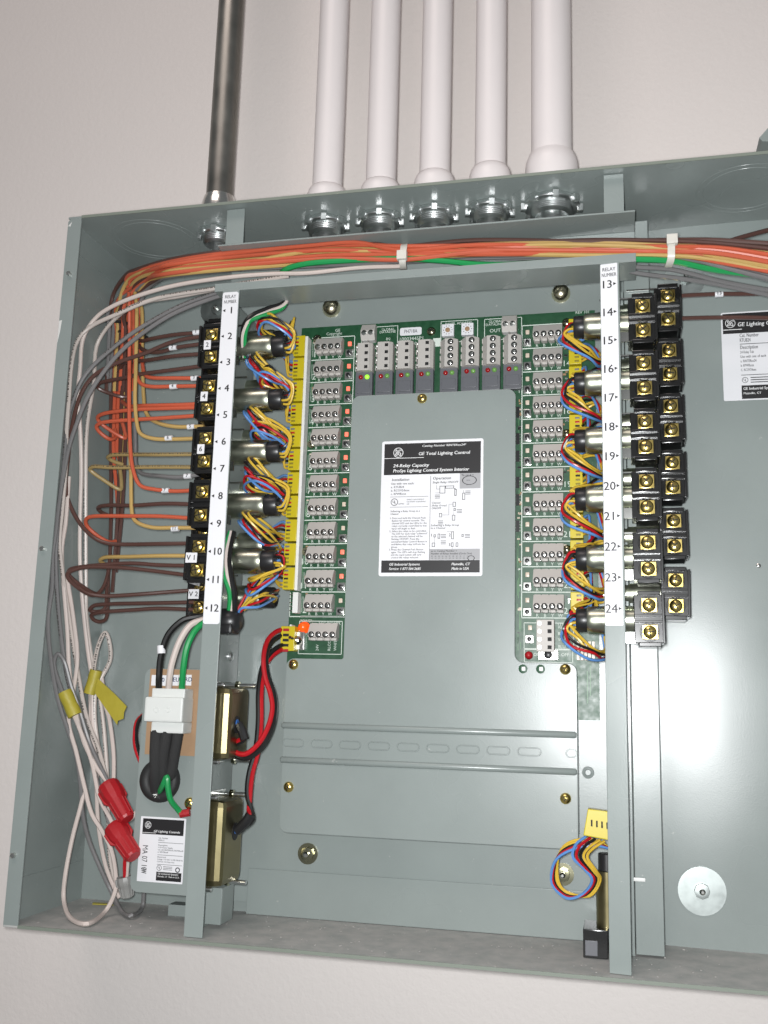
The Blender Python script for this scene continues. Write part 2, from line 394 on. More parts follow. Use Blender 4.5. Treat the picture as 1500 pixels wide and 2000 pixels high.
# fixing washers on the back
def bolt(px, py, Y, rw, label, dome=False, mname='zinc_dull', group=None, rb=0.004):
    c = P(px, py, Y); t = thing('mounting_bolt', label, 'bolt', (c.x, c.y, c.z), group)
    if dome:
        put(MB().lathe(c, (0, -1, 0), [(rw, 0), (rw * 1.0, .001), (rw * .93, rw * .45), (rw * .74, rw * .80), (rw * .40, rw * 1.0), (0.0001, rw * 1.06)], 28), 'dome_head', 'dome_metal', t, ang=60)
    else:
        put(MB().lathe(c, (0, -1, 0), [(rw * .3, 0), (rw, 0), (rw, .0016), (rw * .3, .0017)], 36), 'washer', mname, t, smooth=False)
        put(MB().lathe(c + Vector((0, -.0014, 0)), (0, -1, 0), [(rb * 1.15, 0), (rb * 1.1, .0028), (rb * .8, .003), (rb * .45, .003), (rb * .45, .001)], 6 if rb > .005 else 8), 'nut', mname, t)
        put(MB().lathe(c + Vector((0, -.0014, 0)), (0, -1, 0), [(rb * .45, 0), (rb * .45, .005), (rb * .2, .006)], 10), 'stud', 'steel', t)
    return t
bolt(645, 592, -.0095, .0075, 'bright dome-head bolt below the wire trough, near the terminal of row 1', True)
bolt(1103, 565, -.0095, .0072, 'dull dome-head bolt below the wire trough, beside the 13 of the relay strip', True)
bolt(600, 1676, -.0095, .0075, 'chromate bolt with washer below the grey cover plate, standing clear of wires', mname='chromate', rb=.0045)
bolt(1102, 1712, -.0095, .0075, 'chromate bolt with washer behind the looped wires of the unplugged connector', mname='chromate', rb=.0045)
bolt(1367, 1735, bow(.46), .0157, 'big round zinc washer and bolt on the back below the glare', rb=.0046)
bolt(1345, 540, bow(.45), .0155, 'round washer and bolt on the back, behind the grey wires of the trough', rb=.0044)
bolt(418, 596, -.0017, .0150, 'round washer and bolt on the back beside the number 1', rb=.0044)
for px, py in ((1489, 1106),):
    c = P(px, py, bow(.5)); put(MB().lathe(c, (0, -1, 0), [(.0016, 0), (.0016, .0006), (.0008, .001)], 10), 'rivet', 'steel', tub)

c = PZ(206, 1763, T + .0004); tag(put(MB().prism([c + Vector(q) for q in ((-.010, .0015, 0), (.004, .003, 0), (.008, -.001, 0), (-.008, -.0035, 0))], (0, 0, .0006)), 'tape_scrap', 'yellow_tape'), 'scrap of yellow tape lying on the cabinet floor', 'tape scrap')
mb = MB(); rd = random.Random(31)
for k in range(230):
    x, y = rd.uniform(.01, .60), -rd.uniform(.002, .097) ** 1.0; q = rd.uniform(.0002, .0005)
    if rd.random() < .08: q *= 1.9
    mb.box((-q, -q * rd.uniform(.4, 1), 0), (q, q * .8, q * .8), Matrix.Translation((x, y, T + .00005)) @ Matrix.Rotation(rd.uniform(0, 3), 4, 'Z'))
o = tag(put(mb, 'dust_crumbs', 'dust_crumb'), 'plaster dust and crumbs scattered over the cabinet floor', 'dust'); o['kind'] = 'stuff'

# ================================================================== CONDUITS
def conduit(name, label, x, r, mpipe, hub, hubr, hubz, mhub, locr, group=None):
    t = thing(name, label, 'conduit', (x, -.059, H), group); c = Vector((x, -.059, 0))
    put(MB().lathe(c, (0, 0, 1), [(r, H + .003), (r, 2.4)], 28), 'pipe', mpipe, t)
    put(MB().lathe(c, (0, 0, 1), [(hubr * .93, H + .0005), (hubr, H + .004), (hubr, hubz - .010), (hubr * .97, hubz - .0055), (hubr * .90, hubz - .002), (r * 1.12, hubz), (r, hubz + .0006)], 32), 'hub', mhub, t, ang=50)
    mb = MB(); mb.lathe(c, (0, 0, 1), [(locr * .75, H - T - .0005), (locr * .95, H - T - .0005), (locr, H - T - .002), (locr, H - T - .0035), (locr * .92, H - T - .0045), (locr * .72, H - T - .005)], 32, cap=False)
    for k in range(8):
        a = k * math.pi / 4 + .2; mb.box((-.0022, locr * .9, H - T - .0062), (.0022, locr * 1.1, H - T - .001), Matrix.Translation(c) @ Matrix.Rotation(a, 4, 'Z'))
    put(mb, 'locknut', 'zinc', t, .0003)
    q = locr * .76; mb = MB(); pr = []
    for k in range(5): pr += [(q, H - T - .004 - k * .0014), (q * .94, H - T - .0047 - k * .0014)]
    mb.lathe(c, (0, 0, 1), pr + [(q * .8, H - T - .0115), (q * .78, H - T)], 28, cap=False); put(mb, 'threaded_nipple', 'zinc', t)
    return t
xs5 = [P(a, b, -.059).x for a, b in ((638, 200), (746, 200), (851, 200), (961, 200))]
xs5 = [0.1960, 0.2388, 0.2806, 0.3228]
nm = ['first painted white conduit beside the bare steel conduit, its hub just over the rim', 'white conduit between the first and the middle white conduits', 'middle one of the five white conduits', 'white conduit next to the thick white conduit']
for x, l, hz in zip(xs5, nm, (.546, .546, .5485, .550)): conduit('painted_conduit', l, x, .0117, 'painted_conduit', 1, .0160, hz, 'painted_conduit', .0168, 'painted conduits entering the cabinet')
conduit('painted_conduit', 'thickest painted white conduit with a wide round hub', .3680, .0148, 'painted_conduit', 1, .0192, .5555, 'painted_conduit', .0205, 'painted conduits entering the cabinet')
conduit('steel_conduit', 'bare dull steel conduit entering the top of the cabinet', .1066, .0108, 'conduit_steel', 1, .0140, .5475, 'steel', .0140)

# ================================================================== RELAY FRAME (pan, posts, trough, tabs)
fr = thing('relay_mounting_frame', 'grey-green sheet metal relay frame with two posts and a top wire trough', 'frame', (.277, -.05, .002))
YF = -.093; S = .0013
put(MB().box((.118, -.0095, .010), (.4188, -.0082, .512)), 'back_pan', 'enamel', fr)
# stepped lower plate
c0, c1 = P(482, 1702, -.0105), P(482, 1788, -.0105)
put(MB().box((c0.x, -.0108, c1.z), (.415, -.0096, c0.z)), 'lower_plate', 'enamel', fr, .0008)
put(MB().box((.1290, YF, .002), (.1422, YF + S, .4528)).box((.1290, YF + S, .002), (.1303, -.026, .4528)), 'relay_post', 'enamel', fr, .0004)
put(MB().prism([(.4022, YF + .0014, .002), (.4150, YF, .002), (.4150, YF + S, .002), (.4022, YF + S + .0014, .002)], (0, 0, .4508)).box((.4137, YF + S, .002), (.4150, -.0435, .4528)).box((.4150, -.0435, .002), (.4176, -.0422, .4528)), 'relay_post', 'enamel', fr, .0004)  # right post: front face tilted slightly to weaken the flash glare on it
put(MB().box((.4182, -.0425, .003), (.4358, -.0412, .507)).box((.4345, -.0412, .003), (.4358, -.0022, .507)).box((.4182, -.0412, .003), (.4195, -.0096, .507)), 'edge_channel', 'enamel', fr, .0004)
put(MB().box((.1225, YF, .4890), (.4262, -.0620, .4902)).box((.1225, -.0632, .4535), (.4262, -.0620, .4890)).box((.1225, YF, .4528), (.4262, -.0620, .4540)).box((.1225, YF, .4540), (.4262, YF + S, .4590)), 'wire_trough', 'enamel', fr, .0003)
for a, b in ((.1287, .1428), (.4056, .4190)): put(MB().box((a, YF, .4902), (b, YF + S, H - .0022)), 'hanger_tab', 'enamel', fr, .0003)
for px, py, X in ((440, 1290, .1303), (418, 1768, .1303)):
    c = PX(px, py, X); mb = MB().lathe(c, (1, 0, 0), [(.0036, 0), (.0036, .0012), (.0028, .0022), (.001, .0026)], 14); put(mb, 'post_screw', 'zinc', fr)
c = P(1250, 1718, -.0425); put(MB().box((c.x - .004, -.0440, c.z - .0012), (c.x + .0035, -.0426, c.z + .0012)), 'slot_clip', 'white_plastic', fr, .0006)
c = P(1155, 1517, -.0096); put(MB().lathe(c, (0, -1, 0), [(.0042, 0), (.0040, .0010), (.0022, .0014), (.0018, .0006)], 18), 'pan_boss', 'enamel', fr)
# foot brackets of the left post on the tub floor
put(MB().box((.1304, -.062, .004), (.1420, -.0607, .028)).box((.1409, -.0607, .004), (.1420, -.040, .028)), 'foot_bracket', 'enamel', fr, .0004)
c = P(345, 1772, -.03); put(MB().box((c.x - .004, -.036, .0017), (.128, -.024, .0095)), 'foot_bracket', 'enamel', fr, .0004)

# printed number strips on the posts
def strip(x0, x1, z0, z1, first, arrow_left, zs, label):
    t = put(MB().prism([(x0, YF - .00035, z) if False else (x, YF, z) for x, z in rounded(x0, z0, x1, z1, .0018 if arrow_left else .0006)], (0, -.0003, 0)), 'number_strip', 'paper', fr)
    t['label'] = label
    mb = MB(); Y = YF - .00045
    tilt = Matrix.Identity(4) if arrow_left else Matrix.Translation((.4150, YF, 0)) @ Matrix.Rotation(-math.atan(.0014 / .0128), 4, 'Z') @ Matrix.Translation((-.4150, -YF, 0))
    for v in t.data.vertices: v.co = tilt @ (v.co + WL[t.name]) - WL[t.name]
    for k, z in enumerate(zs):
        s = str(first + k); sz = .0074 if arrow_left else .0080
        xc = (x0 + x1) / 2 + (.0014 if arrow_left else -.0016)
        text(mb, s, (xc, Y, z - sz * .34), sz, align='c', bold=.02 if arrow_left else .012)
        xa = x0 + .0016 if arrow_left else x1 - .0016; dr = -1 if arrow_left else 1; h = .0012 if arrow_left else .0011
        mb.add([(xa - dr * .0012, Y, z - h), (xa - dr * .0012, Y, z + h), (xa + dr * .0009, Y, z)], [(0, 1, 2)])
    text(mb, 'RELAY', ((x0 + x1) / 2, Y, zs[0] + .0095), .0036, width=.0088, align='c', bold=.01); text(mb, 'NUMBER', ((x0 + x1) / 2, Y, zs[0] + .0055), .0036, width=.0098, align='c', bold=.01)
    mb.v = [tilt @ v for v in mb.v]
    put(mb, 'lettering', 'ink', t, double=False, smooth=False)
def rounded(x0, z0, x1, z1, r, n=5):
    out = []
    for cx, cz, a0 in ((x1 - r, z0 + r, -90), (x1 - r, z1 - r, 0), (x0 + r, z1 - r, 90), (x0 + r, z0 + r, 180)):
        for k in range(n + 1):
            a = math.radians(a0 + 90 * k / n); out.append((cx + r * math.cos(a), cz + r * math.sin(a)))
    return out
zl = [P(441, 597, YF).z, P(405, 1193, YF).z]; zr_ = [P(1195, 547, YF).z, P(1205, 1193, YF).z]
strip(.1294, .1418, P(405, 1225, YF).z, .4515, 1, True, [zl[0] + (zl[1] - zl[0]) * k / 11 for k in range(12)], 'white strip printed RELAY NUMBER 1 to 12')
strip(.4026, .4138, P(1210, 1227, YF).z, .4527, 13, False, [zr_[0] + (zr_[1] - zr_[0]) * k / 11 for k in range(12)], 'white strip printed RELAY NUMBER 13 to 24')

# ================================================================== CIRCUIT BOARD
YB = -.0205
bd = thing('circuit_board', 'green printed circuit board with rows of grey terminals and LEDs', 'circuit board', (.282, YB, .1485))
put(MB().box((.1672, YB, .1485), (.3968, YB + .0016, .4492)), 'board', 'board_green', bd)
for x, z in ((.1720, .4450), (.3920, .4450), (.1720, .1530), (.3920, .1530), (.2820, .4450)):
    put(MB().cyl((x, YB + .0016, z), (x, -.0095, z), .003, 12), 'standoff', 'steel', bd)
YS = YB - .0003
ROW = .01842; ZL = [.4306 - ROW * k for k in range(12)]; ZR = [.4309 - ROW * 1.001 * k for k in range(12)]
# --- silkscreen
ss = MB()
def ln(x0, z0, x1, z1, wd=.0005): rect(ss, min(x0, x1) - (wd / 2 if x0 == x1 else 0), min(z0, z1) - (wd / 2 if z0 == z1 else 0), max(x0, x1) + (wd / 2 if x0 == x1 else 0), max(z0, z1) + (wd / 2 if z0 == z1 else 0), YS)
for k in range(13):
    z = ZL[0] + ROW * .5 - ROW * k + .0002
    ln(.1765, z, .2115, z, .0007); ln(.3428, ZR[0] + ROW * .5 - ROW * k, .3775, ZR[0] + ROW * .5 - ROW * k, .0007)
ln(.2115, ZL[11] - .009, .2115, ZL[0] + .0093, .0006); ln(.3428, ZR[11] - .009, .3428, ZR[0] + .0093, .0007)
ln(.1678, ZL[11] - .0093, .2115, ZL[11] - .0093, .0007); ln(.1678, ZL[11] - .0093, .1678, ZL[11] + .009, .0006)
for k in range(12):
    for xb, zz in ((.1835, ZL[k]), (.3540, ZR[k])):
        for j, c in enumerate('RBYW'): text(ss, c, (xb + j * .0054, YS, zz - .0083), .0032, align='c')
    n1, n2 = str(k + 1), str(k + 13)
    text(ss, n1, (.1792 if k < 9 else .1778, YS, ZL[k] - .0065), .0068, align='c'); text(ss, n2, (.3757, YS, ZR[k] - .006), .0062, align='c')
    for q in range(2):
        x = .1772 + q * .0012; ln(x, ZL[k] - .006, x, ZL[k] + .006, .0002)
def bpx(px, py): p = P(px, py, YB); return p.x, p.z
def frame(px0, py0, px1, py1, wd=.0005):
    x0, z0 = bpx(px0, py0); x1, z1 = bpx(px1, py1)
    ln(x0, z0, x1, z0, wd); ln(x0, z1, x1, z1, wd); ln(x0, z0, x0, z1, wd); ln(x1, z0, x1, z1, wd)
frame(706, 630, 777, 668); frame(865, 618, 938, 656); frame(952, 614, 1026, 652)
def btx(s, px, py, size, **k): x, z = bpx(px, py); text(ss, s, (x, YS, z), size, **k)
btx('GE', 652, 638, .0034); btx('Copyright', 634, 645, .0032); btx('2000', 646, 651, .0032)
btx('GLOBAL', 745, 636, .0028); btx('DATALINE', 741, 641, .0028); btx('IN', 754, 655, .0034)
btx('GLOBAL', 960, 621, .0028); btx('DATALINE', 954, 627, .0028); btx('OUT', 962, 640, .0040)
btx('PANEL ADDRESS', 873, 625, .0028); btx('10003445P1', 780, 656, .0040); btx('ASM 10003454G', 779, 666, .0040)
btx('REV 101', 1132, 605, .0030); btx('ACC POWER', 617, 1227, .0030); btx('POWER', 581, 1222, .0028)
x2, z2 = bpx(849, 651); x3, z3 = bpx(864, 667); rect(ss, x2, z3, x3, z2, YS)
for s, px in (('24V', 618), ('RLCOM', 642), ('WHITE', 654)): btx(s, px, 1280, .0030, ux=(0, 0, 1), uy=(-1, 0, 0))
for s, py in (('LOCAL', 1229), ('RED', 1234), ('BLK', 1247), ('WHT', 1259), ('BLU', 1273)): btx(s, 1099, py, .0030)
frame(580, 1220, 664, 1287); frame(1032, 1223, 1130, 1275); frame(1032, 1276, 1128, 1302)
btx('ON', 1050, 1289, .0032); btx('OFF', 1105, 1289, .0032)
for px in (723, 763, 803, 846, 897, 939, 980, 1022): x, z = bpx(px, 735); ln(x, z - .010, x, z + .012, .0004)
lw = put(ss, 'silkscreen', 'silkscreen', bd, double=False, smooth=False)
tr = MB(); rnd = random.Random(3)
for k in range(26):
    x = .3395 + .0028 * rnd.random(); z = .36 - .165 * rnd.random(); rect(tr, x, z, x + .0003, z + .004 + .012 * rnd.random(), YS + .0001)
for k in range(40):
    x = .1762 + .006 * rnd.random(); z = .24 + .19 * rnd.random(); rect(tr, x, z, x + .00025, z + .003 + .008 * rnd.random(), YS + .0001)
rect(tr, .3885, .160, .3888, .182, YS + .0001); rect(tr, .3905, .165, .3908, .186, YS + .0001)
put(tr, 'copper_traces', 'board_trace', bd, double=False, smooth=False)
# --- four-pole terminal blocks
def term_mesh(L=.0216):
    mb = MB(); pr = [(0, .0063), (-.0050, .0063), (-.0098, -.0006), (-.0098, -.0040), (-.0066, -.0044), (0, -.0044)]
    mb.prism([(-L / 2, YB + y, z) for y, z in pr], (L, 0, 0))
    for j in range(4):
        x = -L / 2 + L * (j + .5) / 4; w = L / 4 - .0009
        mb.box((x - w / 2, YB - .0062, -.0064), (x + w / 2, YB, -.0044)); mb.box((x - w / 2, YB - .0086, -.0064), (x - w / 2 + .0008, YB - .0062, -.0040))
        mb.box((x - w / 2, YB - .0005, .0063), (x + w / 2, YB - .0030, .0069))
    return mb
def screw_mesh():
    mb = MB().lathe((0, 0, 0), (0, -1, 0), [(.0019, 0), (.0019, .0003), (.0016, .0004)], 12)
    mb.box((-.0016, -.00055, -.0003), (.0016, -.0003, .0003), Matrix.Rotation(.6, 4, 'Y')); return mb
def hole_mesh(): return MB().lathe((0, 0, 0), (0, -1, 0), [(.0023, .0), (.0023, .00012), (.0019, .00014)], 14)
t0 = None; term_src = None; sc_src = None; ho_src = None
def terminal(x, z, seed):
    global term_src, sc_src, ho_src
    c = Vector((x, YB, z))
    if term_src is None: mbx = term_mesh(); mbx.v = [v + Vector((x, 0, z)) for v in mbx.v]; t = put(mbx, 'terminal_block', 'terminal_grey', bd, .0003, at=(x, YB, z)); term_src = t
    else: t = share(term_src, 'terminal_block', c, bd)
    for j in range(4):
        p = c + Vector((-.0108 + .0054 * (j + .5), -.0099, -.0022))
        if ho_src is None:
            m = hole_mesh(); m.v = [v + p for v in m.v]; ho_src = put(m, 'screw_well', 'dark_hole', t, at=p)
            m = screw_mesh(); m.v = [v + p + Vector((0, -.00008, 0)) for v in m.v]; sc_src = put(m, 'screw', 'steel', t, at=p + Vector((0, -.00008, 0)))
        else:
            share(ho_src, 'screw_well', p, t); o = share(sc_src, 'screw', p + Vector((0, -.00008, 0)), t); o.rotation_euler.y = rnd.random() * 3; o.scale = (.74, 1, .74)
    return t
for k in range(12): terminal(.1922, ZL[k] + .0006, k); terminal(.3624, ZR[k] + .0006, k)
x, z = bpx(632, 1243); terminal(x, z, 0)
# --- LED and push button at each row
led_src = {}
def led(x, z, m, parent=bd):
    if m not in led_src:
        mb = MB().box((x - .0014, YB - .0016, z - .0017), (x + .0014, YB, z + .0017)); led_src[m] = put(mb, 'row_led', m, parent, .0004, at=(x, YB, z))
    else: share(led_src[m], 'row_led', (x, YB, z), parent)
btn_src = None
def button(x, z):
    global btn_src
    if btn_src is None:
        b = put(MB().box((x - .0030, YB - .0028, z - .0030), (x + .0030, YB, z + .0030)), 'push_button', 'steel', bd, .0004, at=(x, YB, z))
        g = put(MB().lathe((x, YB - .0028, z), (0, -1, 0), [(.0017, 0), (.0016, .0016), (.001, .0019)], 12), 'plunger', 'black_plastic', b, at=(x, YB - .0028, z))
        btn_src = (b, g)
    else:
        b = share(btn_src[0], 'push_button', (x, YB, z), bd); share(btn_src[1], 'plunger', (x, YB - .0028, z), b)
for k in range(12):
    led(.2078, ZL[k] + .0028, 'led_off' if k in (7, 8, 11) else 'orange_led'); button(.2080, ZL[k] - .0052)
    led(.3470, ZR[k] + .0035, 'led_off'); button(.3470, ZR[k] - .0050)
x, z = bpx(1044, 1233); led(x, z, 'led_off'); x, z = bpx(1043, 1256); button(x, z)
# --- eight upright terminals with switch buttons
def upterm(px, py, flat):
    x, z = bpx(px, py); x += .0012; L = .0225; mb = MB()
    if flat: pr = [(-.0062, 0), (-.0062, -.0050), (-.0050, -.0098), (.0042, -.0098), (.0066, -.0070), (.0066, 0)]
    else: pr = [(-.0066, 0), (-.0066, -.0050), (-.0030, -.0098), (.0030, -.0098), (.0066, -.0062), (.0066, 0)]
    mb.prism([(x + a, YB + y, z - L / 2) for a, y in pr], (0, 0, L))
    for j in range(4):
        zz = z - L / 2 + L * (j + .5) / 4
        mb.box((x - .0074, YB - .0058, zz - .0020), (x - .0066, YB, zz + .0018))
    t = put(mb, 'terminal_block', 'terminal_grey', bd, .0003)
    for j in range(4):
        zz = z - L / 2 + L * (j + .5) / 4
        if flat:
            put(MB().box((x + .0008, YB - .01005, zz - .0012), (x + .0034, YB - .0098, zz + .0012)), 'slot', 'dark_hole', t)
            put(MB().lathe((x - .0056, YB - .0080, zz), (-1, -.25, 0), [(.0016, 0), (.0016, .0005), (.001, .0008)], 10), 'screw', 'steel', t)
        else:
            share(ho_src, 'screw_well', (x + .0014, YB - .00985, zz), t)
            o = share(sc_src, 'screw', (x + .0014, YB - .0100, zz), t); o.rotation_euler.y = rnd.random() * 3; o.scale = (.74, 1, .74)
    return x
PXU = [712, 752, 792.5, 833, 881, 923, 965, 1007]; PYU = [695, 693, 691, 689, 687, 684, 682, 680]
for k in range(8):
    x = upterm(PXU[k], PYU[k], k < 4); _, z = bpx(PXU[k], PYU[k] + 51); x -= .0004
    b = put(MB().prism([(x + a, YB, z + c) for a, c in rounded(-.0068, -.010, .0068, .010, .0006, 2)], (0, -.0052, 0)), 'rocker_button', 'button_grey', bd, .0010)
    put(MB().box((x - .0052, YB - .0060, z - .0075), (x + .0052, YB - .0052, z + .0010)), 'key_top', 'button_grey', b, .0006)
    for dx, m in ((-.0024, 'red_led'), (.0026, 'green_led_lit' if k == 0 else 'green_led')):
        put(MB().lathe((x + dx, YB - .0052, z + .0056), (0, -1, 0), [(.0019, 0), (.0018, .0008), (.0012, .0015), (.0003, .0018)], 12), 'indicator', m, b)
# --- little two-pole terminals, rotary address switches, stickers, screws, power LED, jumper pins
for px, py in ((722, 644), (1003, 628)):
    x, z = bpx(px, py); mb = MB(); mb.prism([(x - .0056, YB + y, z + q) for y, q in ((0, .0068), (-.0048, .0068), (-.0085, .0010), (-.0085, -.0030), (-.006, -.0066), (0, -.0066))], (.0112, 0, 0))
    t = put(mb, 'terminal_block', 'terminal_grey', bd, .0003)
    for d in (-.0027, .0027): o = share(sc_src, 'screw', (x + d, YB - .0087, z - .0012), t); o.scale = (1.15, 1, 1.15)
    for d in (-.0027, .0027): put(MB().box((x + d - .0019, YB - .0066, z - .0068), (x + d + .0019, YB, z - .0066)), 'wire_entry', 'white_plastic', t)
for px, py in ((880, 638), (919, 636)):
    x, z = bpx(px, py); s = put(MB().box((x - .0046, YB - .0042, z - .0048), (x + .0046, YB, z + .0048)), 'rotary_switch', 'paper', bd, .0003)
    put(MB().lathe((x, YB - .0042, z), (0, -1, 0), [(.0019, 0), (.0019, .0004), (.0012, .0006)], 14), 'dial', 'fishpaper', s)
    mb = MB()
    for k in range(10): a = k * .628; rect(mb, x + math.cos(a) * .0033 - .0003, z + math.sin(a) * .0033 - .0003, x + math.cos(a) * .0033 + .0003, z + math.sin(a) * .0033 + .0003, YB - .0043)
    put(mb, 'dial_marks', 'ink', s, double=False)
x, z = bpx(804, 637); s = put(MB().prism([(x + a, YB - .0001, z + c) for a, c in rounded(-.0086, -.0032, .0086, .0032, .0014)], (0, -.0003, 0)), 'part_sticker', 'paper', bd)
mb = MB(); text(mb, 'PH718A', (x, YB - .0005, z - .0013), .0042, width=.0105, align='c'); put(mb, 'lettering', 'grey_ink', s, double=False, smooth=False)
def goldscrew(px, py, Y, r, parent, name='board_screw', m='brass'):
    c = P(px, py, Y); o = put(MB().lathe(c, (0, -1, 0), [(r, 0), (r, .0004), (r * .86, r * .38), (r * .5, r * .60), (.0002, r * .66)], 18), name, m, parent, ang=60)
    q = MB(); 
    for a in (.5, .5 + math.pi / 2): q.box((-r * .52, -r * .70, -r * .07), (r * .52, -r * .52, r * .07), Matrix.Translation(c) @ Matrix.Rotation(a, 4, 'Y'))
    put(q, 'cross_slot', 'dark_hole', o); return o
for px, py in ((616, 652), (604, 863), (593, 1080), (845, 637), (1115, 622), (1117, 843), (1118, 1076)): goldscrew(px, py, YB, .0036, bd, m='chromate')
x, z = bpx(590, 1233); put(MB().lathe((x, YB, z), (0, -1, 0), [(.0044, 0), (.0044, .001), (.0038, .0015), (.0036, .005), (.0022, .0068), (.0004, .0073)], 18), 'power_led', 'power_led', bd, ang=60)
x, z = bpx(1041, 1288); put(MB().lathe((x, YB, z), (0, -1, 0), [(.0030, 0), (.0028, .003), (.0014, .0046), (.0003, .0048)], 14), 'indicator', 'wirenut_red', bd, ang=60)
x, z = bpx(1080, 1287); b = put(MB().box((x - .0072, YB - .004, z - .0038), (x + .0072, YB, z + .0038)), 'slide_switch', 'steel', bd, .0005); put(MB().lathe((x, YB - .004, z), (0, -1, 0), [(.003, 0), (.0025, .003), (.001, .0035)], 14), 'plunger', 'black_plastic', b)
x, z = bpx(583, 1260); b = put(MB().box((x - .0050, YB - .004, z - .0070), (x + .0035, YB, z + .0070)), 'toggle_switch', 'steel', bd, .0006); put(MB().lathe((x - .001, YB - .004, z), (-.4, -1, .2), [(.0034, 0), (.0030, .003), (.0014, .0045), (.0013, .010)], 14), 'toggle_lever', 'steel', b)
x, z = bpx(1076, 1250); mb = MB().box((x - .0062, YB - .010, z - .0112), (x + .0062, YB, z + .0112)); t = put(mb, 'terminal_block', 'terminal_grey', bd, .0005)
for j in range(4): put(MB().box((x + .0016, YB - .0102, z - .0095 + j * .0056), (x + .0044, YB - .0100, z - .0068 + j * .0056)), 'slot', 'dark_hole', t); put(MB().lathe((x - .0040, YB - .0100, z - .0082 + j * .0056), (0, -1, 0), [(.0015, 0), (.0015, .0003)], 10), 'screw', 'steel', t)
x, z = bpx(1137, 1283)
for j in range(5): put(MB().box((x + j * .0026, YB - .006, z - .005), (x + j * .0026 + .0018, YB, z + .008)), 'pin_socket', 'led_off', bd)
for k in range(6):
    x, z = bpx(1020, 800 + k * 44 + (k % 2) * 9); mb = MB().box((x - .0012, YB - .0014, z - .0042), (x + .0012, YB, z + .0042)); b = put(mb, 'chip', 'black_plastic', bd)
    mb = MB()
    for j in range(4): mb.box((x - .0022, YB - .0006, z - .0036 + j * .0022), (x + .0022, YB - .0001, z - .0028 + j * .0022))
    put(mb, 'chip_pins', 'steel', b)
sm = {}
def smd(x, z, hx, hz, m):
    if (hx, hz, m) not in sm: sm[(hx, hz, m)] = put(MB().box((x - hx, YB - .0008, z - hz), (x + hx, YB, z + hz)), 'surface_component', m, bd, at=(x, YB, z))
    else: share(sm[(hx, hz, m)], 'surface_component', (x, YB, z), bd)
for k in range(90):
    m = rnd.choice(('black_plastic', 'fishpaper', 'led_off', 'steel')); hx, hz = rnd.choice(((.0009, .0005), (.0005, .0009), (.0012, .0007)))
    q = k % 3
    if q == 0: smd(.3412 + rnd.uniform(-.0008, .0010), rnd.uniform(.20, .43), hx, hz, m)
    elif q == 1: smd(rnd.choice((.1805, .1790)) + rnd.uniform(-.0006, .0006), rnd.choice(ZL) + rnd.uniform(.001, .008), hx, hz, m)
    else: smd(rnd.uniform(.372, .3775), rnd.choice(ZR) + rnd.uniform(.002, .008), hx, hz, m)
# header rails beside the plugs, the empty header of row 12
put(MB().box((.1736, YB - .0095, ZL[10] - .0088), (.1760, YB, ZL[0] + .0080)), 'header_rail', 'white_plastic', bd, .0004)
hd = put(MB().box((.1722, YB - .0078, ZL[11] - .0072), (.1764, YB, ZL[11] + .0084)), 'empty_header', 'white_plastic', bd, .0003)
for j in range(5): put(MB().box((.1690, YB - .0060, ZL[11] - .0056 + j * .003), (.1728, YB - .0052, ZL[11] - .0050 + j * .003)), 'pin', 'steel', hd)
put(MB().box((.1713, YB - .0095, .1925), (.1728, YB, .2120)), 'header_rail', 'white_plastic', bd, .0004)

# ================================================================== COVER PLATE with its big sticker
YC = -.0352
cv = thing('cover_plate', 'grey-green T-shaped cover plate with instruction sticker over the circuit board', 'cover plate', (.276, YC, .0635))
def arc(cx, cz, r, a0, a1, n=6): return [(cx + r * math.cos(math.radians(a0 + (a1 - a0) * k / n)), cz + r * math.sin(math.radians(a0 + (a1 - a0) * k / n))) for k in range(n + 1)]
x0, x1, xa, xb, zb, zs, zt, r = .1718, .3822, .2152, .3396, .0637, .1868, .3860, .006
poly = arc(x0 + r, zb + r, r, 180, 270) + arc(x1 - r, zb + r, r, 270, 360) + arc(x1 - r, zs - r, r, 0, 90) + arc(xb + r, zs + r, r, 270, 180) + arc(xb - r, zt - r, r, 0, 90) + arc(xa + r, zt - r, r, 90, 180) + arc(xa - r * .3, zs + r * .3, r * .3, 0, -90) + arc(x0 + r, zs - r, r, 90, 180)
put(MB().prism([(x, YC, z) for x, z in poly], (0, .0013, 0)), 'plate', 'enamel', cv, .0005)
put(MB().box((x1 - .0014, YC + .0013, zb + .008), (x1 - .0002, -.0109, zs - .008)).box((x0 + .0002, YC + .0013, zb + .008), (x0 + .0014, -.0109, .145)), 'side_return', 'enamel', cv)
for py in (1437, 1507):
    z = P(830, py, YC).z
    put(MB().lathe((x0 - .0012, YC + .0006, z), (1, 0, 0), [(.0015, 0), (.0024, .001), (.0024, x1 - x0 - .0005), (.0015, x1 - x0 + .0006)], 16), 'stiffening_bead', 'enamel', cv, ang=60)
zk = P(830, 1472, YC).z
for k in range(10):
    x = .1800 + k * .0212; hx, hz = .0078, .0026
    if k == 9: hx = .0035; x = .3780
    o = put(MB().tube([(x + a, YC - .0001, zk + c) for a, c in rounded(-hx, -hz, hx, hz, .0025, 4)] + [(x + hx - .0025, YC - .0001, zk - hz)], .00042, 6, 1, spline=False), 'embossed_slot', 'enamel', cv)
for px, py in ((827, 771), (568, 1307), (1113, 1315), (560, 1548), (1110, 1568)): goldscrew(px, py, YC, .0038, cv, 'cover_screw')
for px, py in ((1029, 1315), (1064, 1315)):
    c = P(px, py, YC); h = put(MB().lathe(c, (0, -1, 0), [(.0031, 0), (.0031, .0002), (.0029, .0003)], 20), 'access_hole', 'board_green', cv)
    put(MB().box(c + Vector((-.0008, -.0008, -.0012)), c + Vector((.0016, -.0003, .0014))), 'button_tip', 'white_plastic', h)

